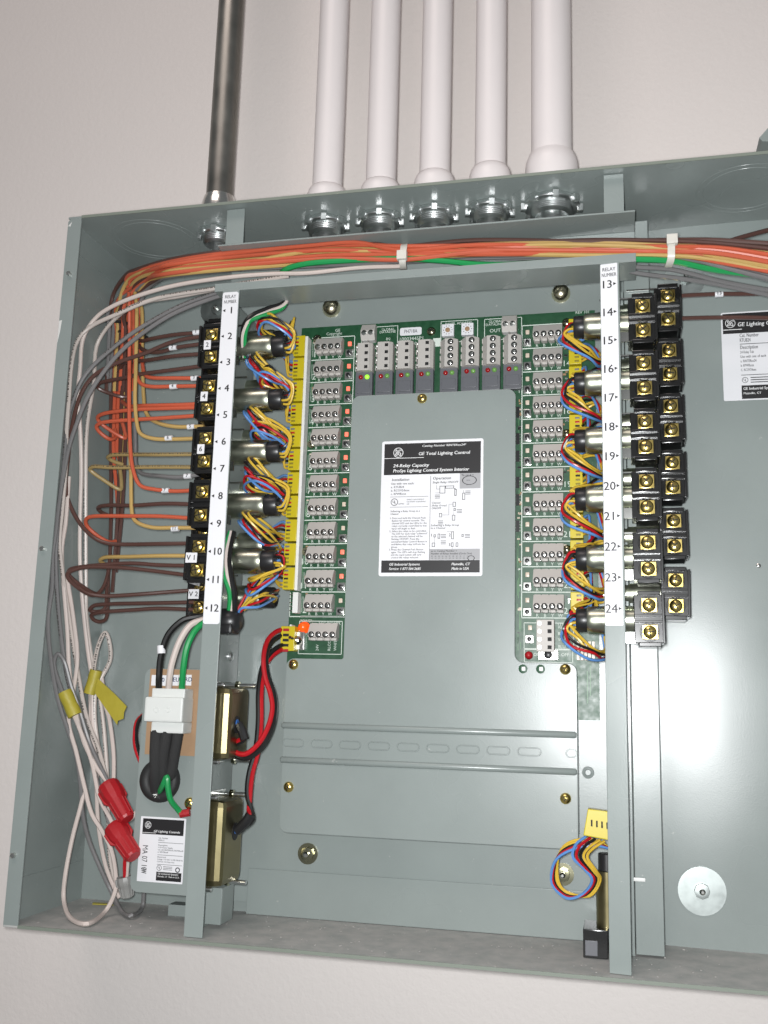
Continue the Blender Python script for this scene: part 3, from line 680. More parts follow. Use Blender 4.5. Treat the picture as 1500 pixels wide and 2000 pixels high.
class Sticker:
    def __init__(s, x0, z1, wd, ht, Y, parent, label, r=.0016):
        s.x, s.z, s.w, s.h, s.Y = x0, z1, wd, ht, Y; s.l = {}
        s.o = put(MB().prism([(x, Y, z) for x, z in rounded(x0, z1 - ht, x0 + wd, z1, r)], (0, -.0002, 0)), 'sticker', 'paper', parent); s.o['label'] = label
    def mb(s, m, lift=1):
        if m not in s.l: s.l[m] = [MB(), lift]
        return s.l[m][0]
    def X(s, u): return s.x + u * s.w
    def Z(s, v): return s.z - v * s.h
    def rect(s, m, u0, v0, u1, v1, lift=1): rect(s.mb(m, lift), s.X(u0), s.Z(v1), s.X(u1), s.Z(v0), s.Y - .0002 - .00006 * lift)
    def text(s, m, t, u, v, h, u1=None, lift=2, **k): text(s.mb(m, lift), t, (s.X(u), s.Y - .0002 - .00006 * lift, s.Z(v)), h * s.h, width=(u1 - u) * s.w if u1 else None, **{'bold': .014, **k})
    def band(s, m, u0, v0, u1, v1, name):
        mb = MB(); rect(mb, s.X(u0), s.Z(v1), s.X(u1), s.Z(v0), s.Y - .00026); put(mb, name, m, s.o, double=False, smooth=False)
    def done(s):
        names = {'ink': 'black_print', 'grey_ink': 'fine_print', 'paper_ink': 'white_print', 'paper_grey': 'grey_field', 'blue_ink': 'stamp'}
        for m, (b, l) in s.l.items(): put(b, names.get(m, 'print'), m, s.o, double=False, smooth=False)
a, b = P(746, 858, YC), P(744, 1130, YC); c = P(950, 990, YC); xl = P(743, 990, YC).x
st = Sticker(xl, a.z, c.x - xl, a.z - b.z, YC - .0001, cv, 'white instruction sticker with black header and footer')
st.band('ink', .025, .02, .975, .255, 'header_band'); st.band('ink', .025, .886, .975, .975, 'footer_band')
PI_ = 'paper_ink'; yy = st.Y - .0002 - .00012
st.text(PI_, 'Catalog Number RINTERxx24*', .40, .050, .022, .83, shear=.2)
lg = MB(); monogram(lg, st.X(.165), st.Z(.088), .05 * st.w, yy); put(lg, 'monogram', PI_, st.o, double=False, smooth=False)
st.rect(PI_, .025, .128, .42, .132, 2)
st.text(PI_, 'GE Total Lighting Control', .365, .112, .034, .87, shear=.15, bold=.02)
st.text(PI_, '24-Relay Capacity', .115, .198, .034, .47, shear=.2, bold=.025); st.text(PI_, 'ProSys Lighting Control System Interior', .115, .236, .034, .86, shear=.2, bold=.025)
for t_, u_, v_, u1_ in (('GE Industrial Systems', .10, .923, .40), ('Service: 1-877-584-2685', .10, .955, .41), ('Plainville, CT', .705, .923, .88), ('Made in USA', .705, .955, .87)):
    lg = MB(); text(lg, t_, (st.X(u_), yy, st.Z(v_)), .026 * st.h, width=(u1_ - u_) * st.w, shear=.2, bold=.02); put(lg, 'footer_line', PI_, st.o, double=False, smooth=False)
G = 'grey_ink'
st.text('ink', 'Installation', .105, .300, .027, .28, shear=.2)
for k, s in enumerate(('Use with one each:', 'a. RTUB24', 'b. RCOV24xxx', 'c. RPWRxxx')): st.text(G, s, .10, .328 + k * .0255, .022)
st.rect(G, .095, .418, .47, .4205); st.rect(G, .095, .494, .47, .4965); st.rect(G, .489, .27, .493, .885)
listed(st.mb(G), st.X(.138), st.Z(.458), .036 * st.w, yy); st.text(G, 'LISTED', .178, .476, .014)
for k, s in enumerate(('ENERGY MANAGEMENT', 'EQUIPMENT SUBASSEMBLY', '30R')): st.text(G, s, .26, .445 + k * .0165, .012)
for k, s in enumerate(('Softwiring a Relay Group to a', 'Channel')): st.text('ink', s, .10, .532 + k * .02, .018, shear=.2)
para = ['1. Press and hold the Channel Push', '   Button for several seconds. The', '   channel LED and the LEDs for the', '   relays currently controlled by that', '   input will begin to flash.', '2. Select the relays to be controlled.', '   The LED for each relay "softwired"', '   to the selected channel will be', '   flashing ON/OFF. Press the', '   associated Relay Control Button in', '   and/delete that relay to/from the', '   group.', '3. Press the Channel Push Button', '   again. The LEDs will stop flashing', '   and the input switch will now', '   control the relays selected.']
for k, s in enumerate(para): st.text(G, s, .095, .583 + k * .0192, .0185)
st.text('ink', 'Operation', .51, .297, .029, .69, shear=.2); st.text('ink', 'Single Relay ON/OFF', .51, .325, .021, .76, shear=.2)
st.band('paper_grey', .775, .255, .975, .368, 'grey_field'); st.text('ink', '*In cat # =', .79, .276, .02); ring(st.mb('ink'), (st.X(.868), yy, st.Z(.308)), .0030, .0034, sx=1.6); st.text(G, 'PLUG', .84, .312, .011); st.text(G, 'x = 1', .84, .345, .014)
st.text('ink', 'Channel', .505, .475, .019, shear=.2); st.text('ink', '(Relay Group)', .505, .495, .019, shear=.2); st.text('ink', 'ON/OFF', .505, .515, .019, shear=.2)
st.text('ink', 'Softwiring a Relay Group', .50, .640, .02, shear=.2); st.text('ink', 'to a Channel', .50, .660, .02, shear=.2)
st.text('ink', '1', .50, .715, .03); st.text('ink', '2', .675, .715, .03); st.text('ink', '3', .675, .785, .03)
def bx(u0, v0, u1, v1, t=.005):
    for q in ((u0, v0, u1, v0 + t * .75), (u0, v1 - t * .75, u1, v1), (u0, v0, u0 + t, v1), (u1 - t, v0, u1, v1)): st.rect('ink', *q)
for q in ((.58, .345, .635, .40), (.635, .345, .72, .365), (.725, .37, .745, .42), (.58, .545, .608, .575), (.71, .465, .74, .50), (.72, .51, .74, .53), (.53, .70, .55, .72), (.57, .695, .592, .73), (.70, .68, .725, .735), (.70, .76, .722, .79), (.745, .76, .768, .79), (.80, .40, .828, .45), (.705, .56, .735, .60), (.515, .76, .545, .79), (.80, .70, .818, .72)): bx(*q)
for q in ((.55, .34, .553, .37), (.55, .367, .58, .369), (.54, .395, .58, .397), (.61, .558, .675, .560), (.672, .48, .675, .56), (.675, .48, .71, .482), (.538, .72, .540, .76), (.719, .53, .721, .56), (.812, .38, .815, .40), (.658, .68, .70, .682), (.72, .365, .735, .37), (.71, .79, .712, .81)): st.rect('ink', *q)
for u, v in ((.535, .41), (.57, .60), (.83, .385), (.75, .52), (.60, .70), (.60, .745), (.83, .70)):
    for k in range(3): st.rect(G, u, v + k * .011, u + .05, v + k * .011 + .004)
st.band('paper_grey', .494, .805, .975, .884, 'grey_field'); st.text('ink', 'xx in Catalog Number =', .505, .826, .019); st.text('ink', 'Number of Relays Installed (Circle One)', .505, .845, .019, .90)
for k in range(11):
    for q in range(2): st.text(G, '%02d' % (2 + k + q * 11), .51 + k * .034, .862 + q * .014, .012)
ring(st.mb('ink'), (st.X(.892), yy, st.Z(.873)), .0016, .0020, sx=1.3)
st.done()

# ================================================================== RELAYS
def relay(name, label, sd, can_end, cap_end):     # sd +1: can points to +x; local origin at the middle of the block's front face
    t = thing(name, label, 'relay', (0, 0, 0)); 
    mb = MB().box((-.0095, 0, -.0155), (.0095, .0215, .0155))
    mb.box((-.0070, -.0012, .0150), (.0070, .019, .0178)); mb.box((-.0070, -.0012, -.0178), (.0070, .019, -.0150))
    put(mb, 'terminal_block', 'bakelite', t, .0005, at=(0, 0, 0))
    mb = MB(); o = -sd
    mb.box((o * .0094, -.0030, -.0160), (o * .0078, .002, .0160)); put(mb, 'barrier', 'bakelite', t, .0003, at=(0, 0, 0))
    mb = MB().box((-.0094, -.0026, -.0028), (.0080, .001, -.0012)).box((-.0094, -.0026, .0012), (.0080, .001, .0028)); put(mb, 'divider', 'bakelite', t, .0003, at=(0, 0, 0))
    for z in (.0086, -.0086):
        put(MB().box((-.0046, -.0009, z - .0044), (.0050, .0002, z + .0046)), 'clamp_plate', 'brass', t, .0002, at=(0, 0, z))
        sc = put(MB().lathe((0, -.0009, z), (0, -1, 0), [(.0043, 0), (.0043, .0012), (.0034, .0021), (.0014, .0026), (.0002, .0027)], 18), 'terminal_screw', 'brass', t, ang=50, at=(0, -.0009, z))
        q = MB(); a0 = random.random() * 1.5
        for a in (a0, a0 + math.pi / 2): q.box((-.0028, -.00285, -.00035), (.0028, -.0016, .00035), Matrix.Translation((0, -.0009, z)) @ Matrix.Rotation(a, 4, 'Y'))
        put(q, 'cross_slot', 'dark_hole', sc, at=(0, -.0009, z))
        put(MB().torus((0, -.0004, z), (0, 1, 0), .0057, .0005, 20, 6), 'screw_collar', 'bakelite', t, at=(0, 0, z))
    c = Vector((0, .0105, 0)); R = .0092
    put(MB().lathe(c, (sd, 0, 0), [(R, .0095), (R, can_end - .004), (R * .985, can_end - .003), (R * .96, can_end - .001), (R * .90, can_end)], 32), 'can', 'can_metal', t, ang=50, at=(0, 0, 0))
    put(MB().lathe(c, (sd, 0, 0), [(R * .80, can_end - .002), (R * .86, can_end + .0005), (R * .86, cap_end - .001), (R * .78, cap_end), (R * .62, cap_end), (R * .60, cap_end - .001)], 28), 'end_cap', 'black_plastic', t, ang=50, at=(0, 0, 0))
    put(MB().box((-sd * .001, .0015, -.0005), (sd * .0185, .0025, .0005), Matrix.Translation((sd * .010, 0, .0155))), 'mounting_tab', 'steel', t, at=(0, 0, .0155))
    put(MB().box((-sd * .001, .0015, -.0035), (sd * .0125, .0025, .0035), Matrix.Translation((sd * .010, 0, -.0120))), 'mounting_tab', 'steel', t, at=(0, 0, -.0120))
    return t
def stick(rel, s, wd, dx, dz, Y=-.0016):
    c = WL[rel.name] + Vector((dx, Y, dz)); st = put(MB().box(c + Vector((-wd / 2, -.0003, -.0036)), c + Vector((wd / 2, 0, .0036))), 'number_tag', 'paper', rel)
    mb = MB(); text(mb, s, c + Vector((0, -.0004, -.0017)), .0052, align='c', bold=.02); put(mb, 'lettering', 'ink', st, double=False, smooth=False)
ZFL = [.4157 - .0402 * k for k in range(5)]; ZRL = [.4340 - .0405 * k for k in range(6)]
ZFR = [.4175 - .0407 * k for k in range(6)]; ZRR = [.4370 - .0406 * k for k in range(6)]
pl = relay('relay', 'x', 1, .0461, .0560); pr = relay('relay', 'x', -1, .0393, .0465)
pl['group'] = 'relays along the post numbered 1 to 12'; pr['group'] = 'relays along the post numbered 13 to 24'
RL = {}; firstl, firstr = True, True
NW = 'zero one two three four five six seven eight nine ten eleven twelve thirteen fourteen fifteen sixteen seventeen eighteen nineteen twenty twenty-one twenty-two twenty-three twenty-four'.split()
def lab(n, front): return 'black screw-terminal relay of the %s row beside the printed number %s' % ('front' if front else 'rear', NW[n])
for n in range(1, 12):
    k = (n - 1) // 2
    loc = (.1165, -.079, ZFL[k]) if n % 2 == 0 else (.1045, -.0445, ZRL[k])
    if firstl: pl.location = loc; WL[pl.name] = Vector(loc); pl['label'] = lab(n, n % 2 == 0); RL[n] = pl; firstl = False
    else: RL[n] = dup(pl, loc, lab(n, n % 2 == 0))
for n in range(13, 25):
    k = (n - 13) // 2
    loc = (.4300, -.079, ZFR[k]) if n % 2 == 0 else (.4482, -.0465, ZRR[k])
    if firstr: pr.location = loc; WL[pr.name] = Vector(loc); pr['label'] = lab(n, n % 2 == 0); RL[n] = pr; firstr = False
    else: RL[n] = dup(pr, loc, lab(n, n % 2 == 0))
for n, r_ in RL.items():
    r_.rotation_euler = (random.uniform(-.012, .012), random.uniform(-.014, .014), random.uniform(-.02, .02))
    for ch in r_.children:
        for g in ch.children:
            if g.name.startswith('cross_slot'): g.rotation_euler.y = random.uniform(0, 1.57)
for n, s in ((2, '2'), (4, '4'), (6, '6')): stick(RL[n], s, .0056, -.0020, .0002, -.0028)
stick(RL[10], 'V 1', .0088, -.0040, .0002, -.0028); stick(RL[11], 'V 2', .0085, -.0040, .0012, -.0028)
# the dismounted relay lying on the floor of the cabinet
c = PZ(1172, 1868, .002)
lr = thing('loose_relay', 'loose black relay lying on the cabinet floor with its brass can upright', 'relay', (.398, -.045, .002))
put(MB().box((.3855, -.058, .002), (.4010, -.028, .0190)), 'terminal_block', 'bakelite', lr, .0005)
put(MB().box((.3868, -.0588, .0035), (.3945, -.0580, .0125)), 'front_pad', 'button_grey', lr, .0003)
put(MB().lathe((.4005, -.044, .0190), (0, 0, 1), [(.0070, 0), (.0070, .034), (.0062, .0345)], 24), 'can', 'bronze_bell', lr)
put(MB().lathe((.4005, -.044, .0535), (0, 0, 1), [(.0055, 0), (.0055, .010), (.005, .0105)], 20), 'end_cap', 'black_plastic', lr)

# ================================================================== RELAY HARNESSES: a yellow plug and five thin wires each
rj = random.Random(77)
def wobble(pts, a):
    return [p if i in (0, len(pts) - 1) else p + Vector((rj.uniform(-a, a), rj.uniform(-a, a), rj.uniform(-a, a))) for i, p in enumerate(pts)]
HC = ['blue', 'red', 'black', 'yellow', 'yellow']
HR = .00093
plug_src = {}
def plug(t, x, z, sd):
    Y0, Y1 = YB - .0016, YB - .0105
    key = sd
    if key not in plug_src:
        p = put(MB().box((x - .0046, Y1, z - .0084), (x + .0046, Y0, z + .0084)), 'plug', 'yellow_plug', t, .0005, at=(x, YB, z))
        cs = []
        for j, cm in enumerate(('jacket_gray', 'jacket_red', 'dark_hole', 'contact_yellow', 'contact_yellow')):
            zc = z + .0059 - j * .0030
            cs.append((put(MB().box((x - .0020 - .0016 * sd, Y1 - .0005, zc - .0007), (x + .0012 - .0016 * sd, Y1 + .0005, zc + .0007)), 'contact', cm, p, .0002, at=(x, YB, zc)), zc - z))
        plug_src[key] = (p, cs)
    else:
        p = share(plug_src[key][0], 'plug', (x, YB, z), t); [share(c_, 'contact', (x, YB, z + dz), p) for c_, dz in plug_src[key][1]]
    return p
rh = random.Random(21)
def hw(t, pts, col): put(MB().tube(pts, HR, 6, 5), 'wire', 'jacket_' + col, t, double=False)
def ctr(n): v = WL[RL[n].name]; return v
for n in range(1, 12):
    z = ZL[n - 1]; t = thing('relay_harness', 'yellow plug with five coloured wires at board row %s' % NW[n], 'wire harness', (.17, YB, z - .01), 'relay harnesses')
    plug(t, .1692, z, 1); rc = ctr(n); front = n % 2 == 0
    cx = rc.x + .0555; cy = rc.y + .0105; cz = rc.z
    up = [1, 1, -1, 1, -1, 1, -1, 1, -1, -1, 1][n - 1]; lx = rh.uniform(-.0045, .0055); am = rh.uniform(.7, 1.5)
    for j, col in enumerate(HC):
        a = 2 * math.pi * j / 5; e = lambda s: rh.uniform(-s, s)
        start = Vector((.1655, YB - .0078, z + .0059 - j * .003))
        cap = Vector((cx - .002, cy + .0035 * math.cos(a), cz + .0038 * math.sin(a)))
        cap1 = cap + Vector((.0065 + e(.001), -.001, up * .001)); d = (j - 2) * .0017
        if front:
            zg = cz + up * (.0165 + e(.0030)); d *= am
            pts = [start, start + Vector((-.0035, -.004, 0)), Vector((.160 + d * .6 + lx, -.044 + e(.005), (z + zg) / 2 + d + e(.002))), Vector((.151 + d + lx, -.054 + e(.003), zg - up * .003 + d * .8)), Vector((.1475 + lx + e(.001), -.066 + d, zg + d * .7)), Vector((.155 + lx + e(.003), -.078 + d * .6, zg + up * .003 + d + e(.0015))), Vector((.168, -.078 + d * .5, zg - up * .001 + d)), Vector((.1775 + d * .5, -.072, cz + up * .008 + d * .8)), cap1, cap]
        else:
            pts = [start, start + Vector((-.003, -.005, up * .002)), Vector((.1640 + d, -.046 + e(.003), (z + cz) / 2 + d)), Vector((.1680 + d * .5, -.047, cz + up * .010 + d)), cap1 + Vector((0, -.004, 0)), cap]
            if n > 1:
                pts = [start, start + Vector((-.003, -.005, 0)), Vector((.158 + d, -.058 + e(.004), z - .004 + d + e(.002))), Vector((.1465 + d * .4 + e(.002), -.068 + e(.004), cz - .015 * up + d * am)), Vector((.151 + d + lx, -.078 + e(.003), cz - .009 * up + d * am)), Vector((.165 + d * .4, -.072 + d, cz - .004 + d * 1.4 + e(.002))), cap1 + Vector((.002, -.010, 0)), cap]
        hw(t, wobble(pts, .0007), col)
for n in range(13, 25):
    z = ZR[n - 13]; t = thing('relay_harness', 'yellow plug with five coloured wires at board row %s' % NW[n], 'wire harness', (.385, YB, z - .01), 'relay harnesses')
    plug(t, .3826, z, -1); rc = ctr(n); front = n % 2 == 0
    cx = rc.x - .0460; cy = rc.y + .0105; cz = rc.z
    for j, col in enumerate(HC):
        a = 2 * math.pi * j / 5; e = lambda s: rh.uniform(-s, s)
        start = Vector((.3862, YB - .0078, z + .0059 - j * .003)); d = (j - 2) * .0017
        cap = Vector((cx + .002, cy + .0035 * math.cos(a), cz + .0038 * math.sin(a)))
        if front:
            o = 1 if n in (24,) else 0
            pts = [cap, cap + Vector((-.0055 + e(.001), -.002, -.001)), Vector((.3765 + d * .6 + e(.001), cy - .004, cz - .0075 + d * .6)), Vector((.3830 + d, cy - .008 + d, cz - .0155 + d)), Vector((.3935 + e(.002), cy - .004 + d, cz - .0215 + d + e(.001))), Vector((.4005, -.060 + d, cz - .023 + d)), Vector((.4020, -.050, cz - .018 + d)), Vector((.397, -.040 + d, (z + cz) / 2 - .004)), start + Vector((.004, -.005, 0)), start]
        else:
            pts = [cap, cap + Vector((-.007, -.002, -.002)), Vector((.389 + d, -.050 + d, cz - .009 + d)), Vector((.3795 + d * .6, -.058, cz - .014 + d)) if n != 13 else Vector((.388 + d, -.050, cz - .012 + d)), Vector((.393 + d, -.052, cz - .020 + d)), start + Vector((.005, -.008, 0)), start]
        hw(t, wobble(pts, .0011), col)
# the unplugged connector hanging near the floor with a loop of wires
t = thing('relay_harness', 'unplugged yellow connector with looped wires hanging above the loose relay', 'wire harness', (.39, -.06, .03), 'relay harnesses')
a = [P(px, py, -.066) for px, py in ((1153, 1587), (1200, 1592), (1198, 1647), (1143, 1638))]
put(MB().prism(a, (0, .009, 0)), 'plug', 'yellow_plug', t, .0006)
q = MB()
for j in range(5): c = P(1160 + j * 10, 1614 + j * 1.5, -.0662); q.box(c + Vector((-.0005, -.0004, -.002)), c + Vector((.0005, .0004, .002)))
put(q, 'contacts', 'dark_hole', t)
for j, col in enumerate(HC):
    o = (j - 2)
    pts = [P(1148 + j * 9, 1640 + j * 2, -.0615), P(1128 + j * 8, 1656 + j * 2, -.066), P(1122 + j * 7, 1680, -.070), P(1142 + j * 6, 1700 + j, -.069), P(1158 + j * 4, 1722, -.066 + o * .001), P(1140 + j * 3, 1748 + j, -.062), P(1108, 1757 - j * 3, -.058 + o * .001), P(1080 + j * 3, 1730 - j * 2, -.056), P(1086 + j * 2, 1690 - j * 3, -.057 + o * .001), P(1115, 1668 - j * 4, -.060 + o * .001), P(1160, 1657 - j * 3, -.061 + o * .001), P(1200, 1665, -.058), P(1222 - j, 1690, -.050), Vector((.4005 + .0012 * (j - 2), -.044, .060))]
    hw(t, pts, col)

# ================================================================== WIRES IN THE TROUGH
WR = .00162
def wire(label, col, pts, r=WR, group=None, cat='wire', name=None, sleeves=(), n=8):
    base = col.split('_')[0]; pts = wobble([Vector(p) for p in pts], .0006)
    t = thing(name or base + '_wire', label, cat, pts[len(pts) // 2], group)
    put(MB().tube(pts, r, n, 6), 'jacket', 'jacket_' + col, t, double=False)
    for c, ax, s in sleeves:
        ax = Vector(ax).normalized()
        sl = put(MB().lathe(Vector(c) - ax * .0028, ax, [(r * 1.32, 0), (r * 1.32, .0056)], 14), 'number_sleeve', 'paper', t)
        if s:
            mb = MB(); text(mb, s, Vector(c) + Vector((0, -r * 1.32 - .0002, -.0012)), .0036, align='c', bold=.02); put(mb, 'lettering', 'ink', sl, double=False, smooth=False)
    return t
SX = [232, 262, 330, 450, 600, 700, 790, 950, 1150, 1320, 1420, 1560]
CY = [550, 533, 517, 500, 489, 485, 488, 480, 482, 487, 500, 530]
HH = [10, 14, 20, 24, 24, 22, 17, 22, 21, 21, 30, 44]
rt = random.Random(5)
BUN = [('brown', -1.0, -1.05, -1.0, -1.0, -1.0), ('orange', -.72, -.80, -.9, -.2, -.35), ('tan', -.62, -.60, -.55, -.75, -.62), ('orange', -.35, -.40, -.25, .05, .12), ('tan', -.10, -.18, -.45, -.55, -.05), ('orange', .05, .02, .0, .25, .30),
       ('brown', .10, .20, -.05, -.9, -.75), ('orange', .35, .42, .35, -.05, -.10), ('gray', .30, .45, .25, .35, .55), ('tan', .55, .60, .20, .45, .30), ('brown', .62, .70, .5, .30, .20), ('gray', .70, .80, .62, .70, .80),
       ('orange', -.50, -.95, -.75, -.45, -.45), ('tan', .20, -.30, .10, -.25, .02), ('gray', .45, .62, .45, .55, .68), ('brown', -.2, .1, .3, .1, -.2)]
def bundle_pt(px, t, depth):
    for i in range(len(SX) - 1):
        if SX[i] <= px <= SX[i + 1]:
            f = (px - SX[i]) / (SX[i + 1] - SX[i]); cy = CY[i] + (CY[i + 1] - CY[i]) * f; hh = HH[i] + (HH[i + 1] - HH[i]) * f
    return P(px, cy + hh * t, depth)
VX = {}
for i, (col, a, b, c, d, e) in enumerate(BUN):
    st_ = [(330, a), (450, a), (600, b), (700, b), (790, c), (950, (c + d) / 2), (1150, d), (1320, (d + e) / 2), (1420, e), (1560, e)]
    dep = {'tan': -.0825, 'orange': -.0850, 'gray': -.079, 'brown': -.079}[col] + rt.uniform(-.0025, .0025)
    vx = 205 + (i * 37) % 58; VX[i] = vx
    pts = [PW(vx - 8, 760, -.018 - .004 * (i % 4)), PW(vx, 640, -.022 - .005 * (i % 4)), PW(vx + 8 * (1 - i / 12), 575 + i * 2, -.032 - .004 * (i % 4)), PW(236 + 3 * i, 548 + 18 * a + 4, -.050), PW(262 + 3 * i, 533 + 14 * a, -.062)]
    pts += [bundle_pt(px + rt.uniform(-15, 15) if px < 1500 else px, t + rt.uniform(-.10, .10), dep + rt.uniform(-.0025, .0025)) for px, t in st_]
    wire({'orange': 'orange wire running along the wire trough into the bundle at the side wall', 'tan': 'tan yellow wire running along the wire trough into the bundle at the side wall', 'brown': 'brown wire running along the wire trough into the bundle at the side wall', 'gray': 'grey wire running along the wire trough into the bundle at the side wall'}[col], col, pts, group='wires in the trough')
wire('bright green wire surfacing from the trough bundle, first at its tie', 'green', [P(541, 527, -.074), P(556, 512, -.084), P(600, 502, -.087), P(700, 495, -.088), P(790, 492, -.087), P(870, 497, -.086), P(930, 504, -.082), P(1000, 506, -.078), P(1100, 502, -.080), P(1200, 501, -.086), P(1250, 502, -.088), P(1320, 506, -.086), P(1400, 524, -.080), P(1500, 538, -.074), P(1560, 545, -.070)], r=.0021)
wire('green wire appearing on top of the trough bundle past the last tie', 'green', [P(1325, 478, -.068), P(1375, 477, -.080), P(1430, 484, -.080), P(1500, 490, -.076), P(1560, 494, -.072)])
wire('brown wire leaving the bundle upward past the last tie', 'brown', [P(1200, 468, -.078), P(1320, 468, -.080), P(1370, 475, -.078), P(1410, 475, -.072), P(1450, 462, -.064), P(1500, 450, -.056), P(1560, 440, -.05)])
wire('upper loose grey wire below the trough bundle, by the bolt washer', 'gray', [P(1190, 500, -.078), P(1248, 513, -.078), P(1320, 521, -.072), P(1420, 548, -.064), P(1560, 578, -.056)])
wire('lower loose grey wire below the trough bundle, by the bolt washer', 'gray', [P(1190, 505, -.074), P(1248, 527, -.074), P(1340, 540, -.066), P(1420, 556, -.058), P(1560, 590, -.052)])
# ties
def tie(label, pts, r, name='cable_tie', m='tie_nylon', head=None):
    t = thing(name, label, 'cable tie', pts[0]); mb = MB(); c = catmull([Vector(p) for p in pts], 5); wd = .0024
    vs = []; ax = Vector((1, 0, 0))
    for i, p in enumerate(c):
        tn = (c[min(i + 1, len(c) - 1)] - c[max(i - 1, 0)]).normalized(); nn = tn.cross(ax).normalized() * .0005
        vs += [p - ax * wd + nn, p + ax * wd + nn, p + ax * wd - nn, p - ax * wd - nn]
    fs = []
    for i in range(len(c) - 1):
        for k in range(4): fs.append((4 * i + k, 4 * i + (k + 1) % 4, 4 * i + 4 + (k + 1) % 4, 4 * i + 4 + k))
    mb.add(vs, fs); put(mb, 'strap', m, t)
    if head: h = Vector(head); put(MB().box(h + Vector((-.0036, -.004, -.0034)), h + Vector((.0036, .001, .0034))), 'head', m, t, .0006)
    return t
tie('white nylon tie round the trough bundle above the circuit board', [P(792, 464, -.074), P(790, 468, -.089), P(788, 485, -.0925), P(787, 500, -.0915), P(789, 513, -.083), P(790, 512, -.072)], 0, head=P(787, 489, -.0915))
tie('white nylon tie round the bundle past the end of the trough', [P(1320, 459, -.072), P(1317, 463, -.090), P(1316, 480, -.0935), P(1316, 500, -.0925), P(1311, 516, -.083), P(1312, 515, -.072)], 0, head=P(1317, 466, -.0915))

# ================================================================== WHITE AND GREY CABLES DOWN THE SIDE WALL
def W_(label, col, data, r=WR, group='pale cables hanging down the side wall', cat='cable', **k):
    return wire(label, col, [PW(*q) for q in data], r, group, cat, **k)
Ltop = 'cable sweeping from the trough down the side wall'
W_(Ltop + ', plain white', 'white', [(786, 508, -.084), (700, 510, -.085), (600, 521, -.086), (520, 524, -.086), (433, 533, -.088), (333, 551, -.086), (249, 575, -.082), (193, 604, -.078), (167, 632, -.076), (153, 665, -.075), (146, 715, -.074), (143, 770, -.070), (146, 830, -.062), (147, 910, -.055), (145, 1000, -.050), (146, 1090, -.048), (150, 1180, -.046), (162, 1270, -.044), (172, 1340, -.044), (176, 1421, -.044), (190, 1480, -.046), (203, 1535, -.052), (214, 1560, -.056)])
W_(Ltop + ', white with dark printing', 'white_print', [(560, 528, -.080), (480, 540, -.082), (412, 553, -.084), (300, 575, -.082), (220, 609, -.080), (167, 634, -.078), (143, 664, -.078), (132, 712, -.078), (125, 770, -.078), (120, 835, -.078), (117, 910, -.076), (111, 1000, -.073), (105, 1060, -.072), (111, 1120, -.068), (126, 1210, -.060), (140, 1290, -.052), (160, 1400, -.048), (185, 1470, -.048), (203, 1530, -.052), (211, 1552, -.056)])
W_(Ltop + ', grey with faint printing', 'gray_print', [(520, 540, -.074), (455, 556, -.076), (417, 563, -.078), (340, 590, -.080), (260, 638, -.080), (193, 689, -.080), (153, 735, -.080), (132, 785, -.080), (121, 830, -.080), (113, 910, -.080), (106, 975, -.078), (102, 1030, -.078), (99, 1090, -.076), (102, 1180, -.072), (114, 1270, -.066), (128, 1340, -.060), (146, 1382, -.058), (165, 1455, -.056), (182, 1525, -.056), (208, 1605, -.060), (222, 1630, -.062)])
W_(Ltop + ', plain grey, looping at the floor', 'gray', [(540, 545, -.070), (470, 560, -.074), (425, 569, -.078), (340, 601, -.082), (287, 633, -.084), (233, 675, -.084), (193, 721, -.084), (161, 771, -.084), (140, 825, -.084), (124, 875, -.084), (112, 930, -.083), (105, 985, -.082), (98, 1040, -.081), (93, 1085, -.081), (90, 1150, -.080), (85, 1215, -.080), (91, 1285, -.077), (104, 1362, -.070), (125, 1425, -.064), (143, 1475, -.060), (153, 1530, -.058), (159, 1587, -.054), (172, 1639, -.048), (195, 1694, -.042), (221, 1746, -.038), (240, 1778, -.036), (257, 1786, -.034), (276, 1772, -.032), (281, 1740, -.030)])
W_('pale cable along the back of the side wall, ending in the lower coil', 'white_print', [(470, 545, -.070), (350, 570, -.070), (250, 592, -.062), (185, 660, -.050), (172, 745, -.044), (160, 835, -.042), (156, 940, -.040), (156, 1060, -.038), (157, 1160, -.038), (158, 1210, -.038), (170, 1290, -.038), (190, 1390, -.040), (200, 1470, -.042), (205, 1540, -.044), (208, 1600, -.040), (215, 1680, -.034), (230, 1738, -.030)])
W_('white cable forming the long loop that hangs to the cabinet floor', 'white', [(120, 1125, -.068), (133, 1210, -.060), (142, 1290, -.054), (135, 1365, -.058), (128, 1415, -.062), (145, 1472, -.062), (162, 1541, -.060), (176, 1590, -.058), (196, 1626, -.055), (215, 1661, -.052), (225, 1704, -.050), (227, 1738, -.052), (208, 1778, -.056), (175, 1796, -.060), (143, 1785, -.062), (128, 1752, -.062), (130, 1704, -.062), (140, 1639, -.060), (153, 1583, -.058), (162, 1545, -.055)])
W_('white cable bent double in a small loop above the yellow flag', 'white_print', [(175, 1420, -.040), (171, 1370, -.044), (173, 1320, -.046), (182, 1268, -.046), (194, 1240, -.046), (205, 1258, -.044), (206, 1291, -.042), (193, 1322, -.042), (180, 1345, -.044), (178, 1400, -.044), (186, 1470, -.044)])
W_('grey cable bent double in a small loop above the yellow band', 'gray', [(132, 1400, -.064), (112, 1345, -.068), (97, 1305, -.070), (104, 1281, -.070), (118, 1297, -.068), (132, 1346, -.064), (150, 1395, -.060), (172, 1460, -.056), (205, 1530, -.058)])
W_('white cable running from the yellow flag into the upper red wire nut', 'white', [(190, 1330, -.042), (198, 1380, -.042), (208, 1410, -.042), (214, 1476, -.046), (217, 1535, -.054)])
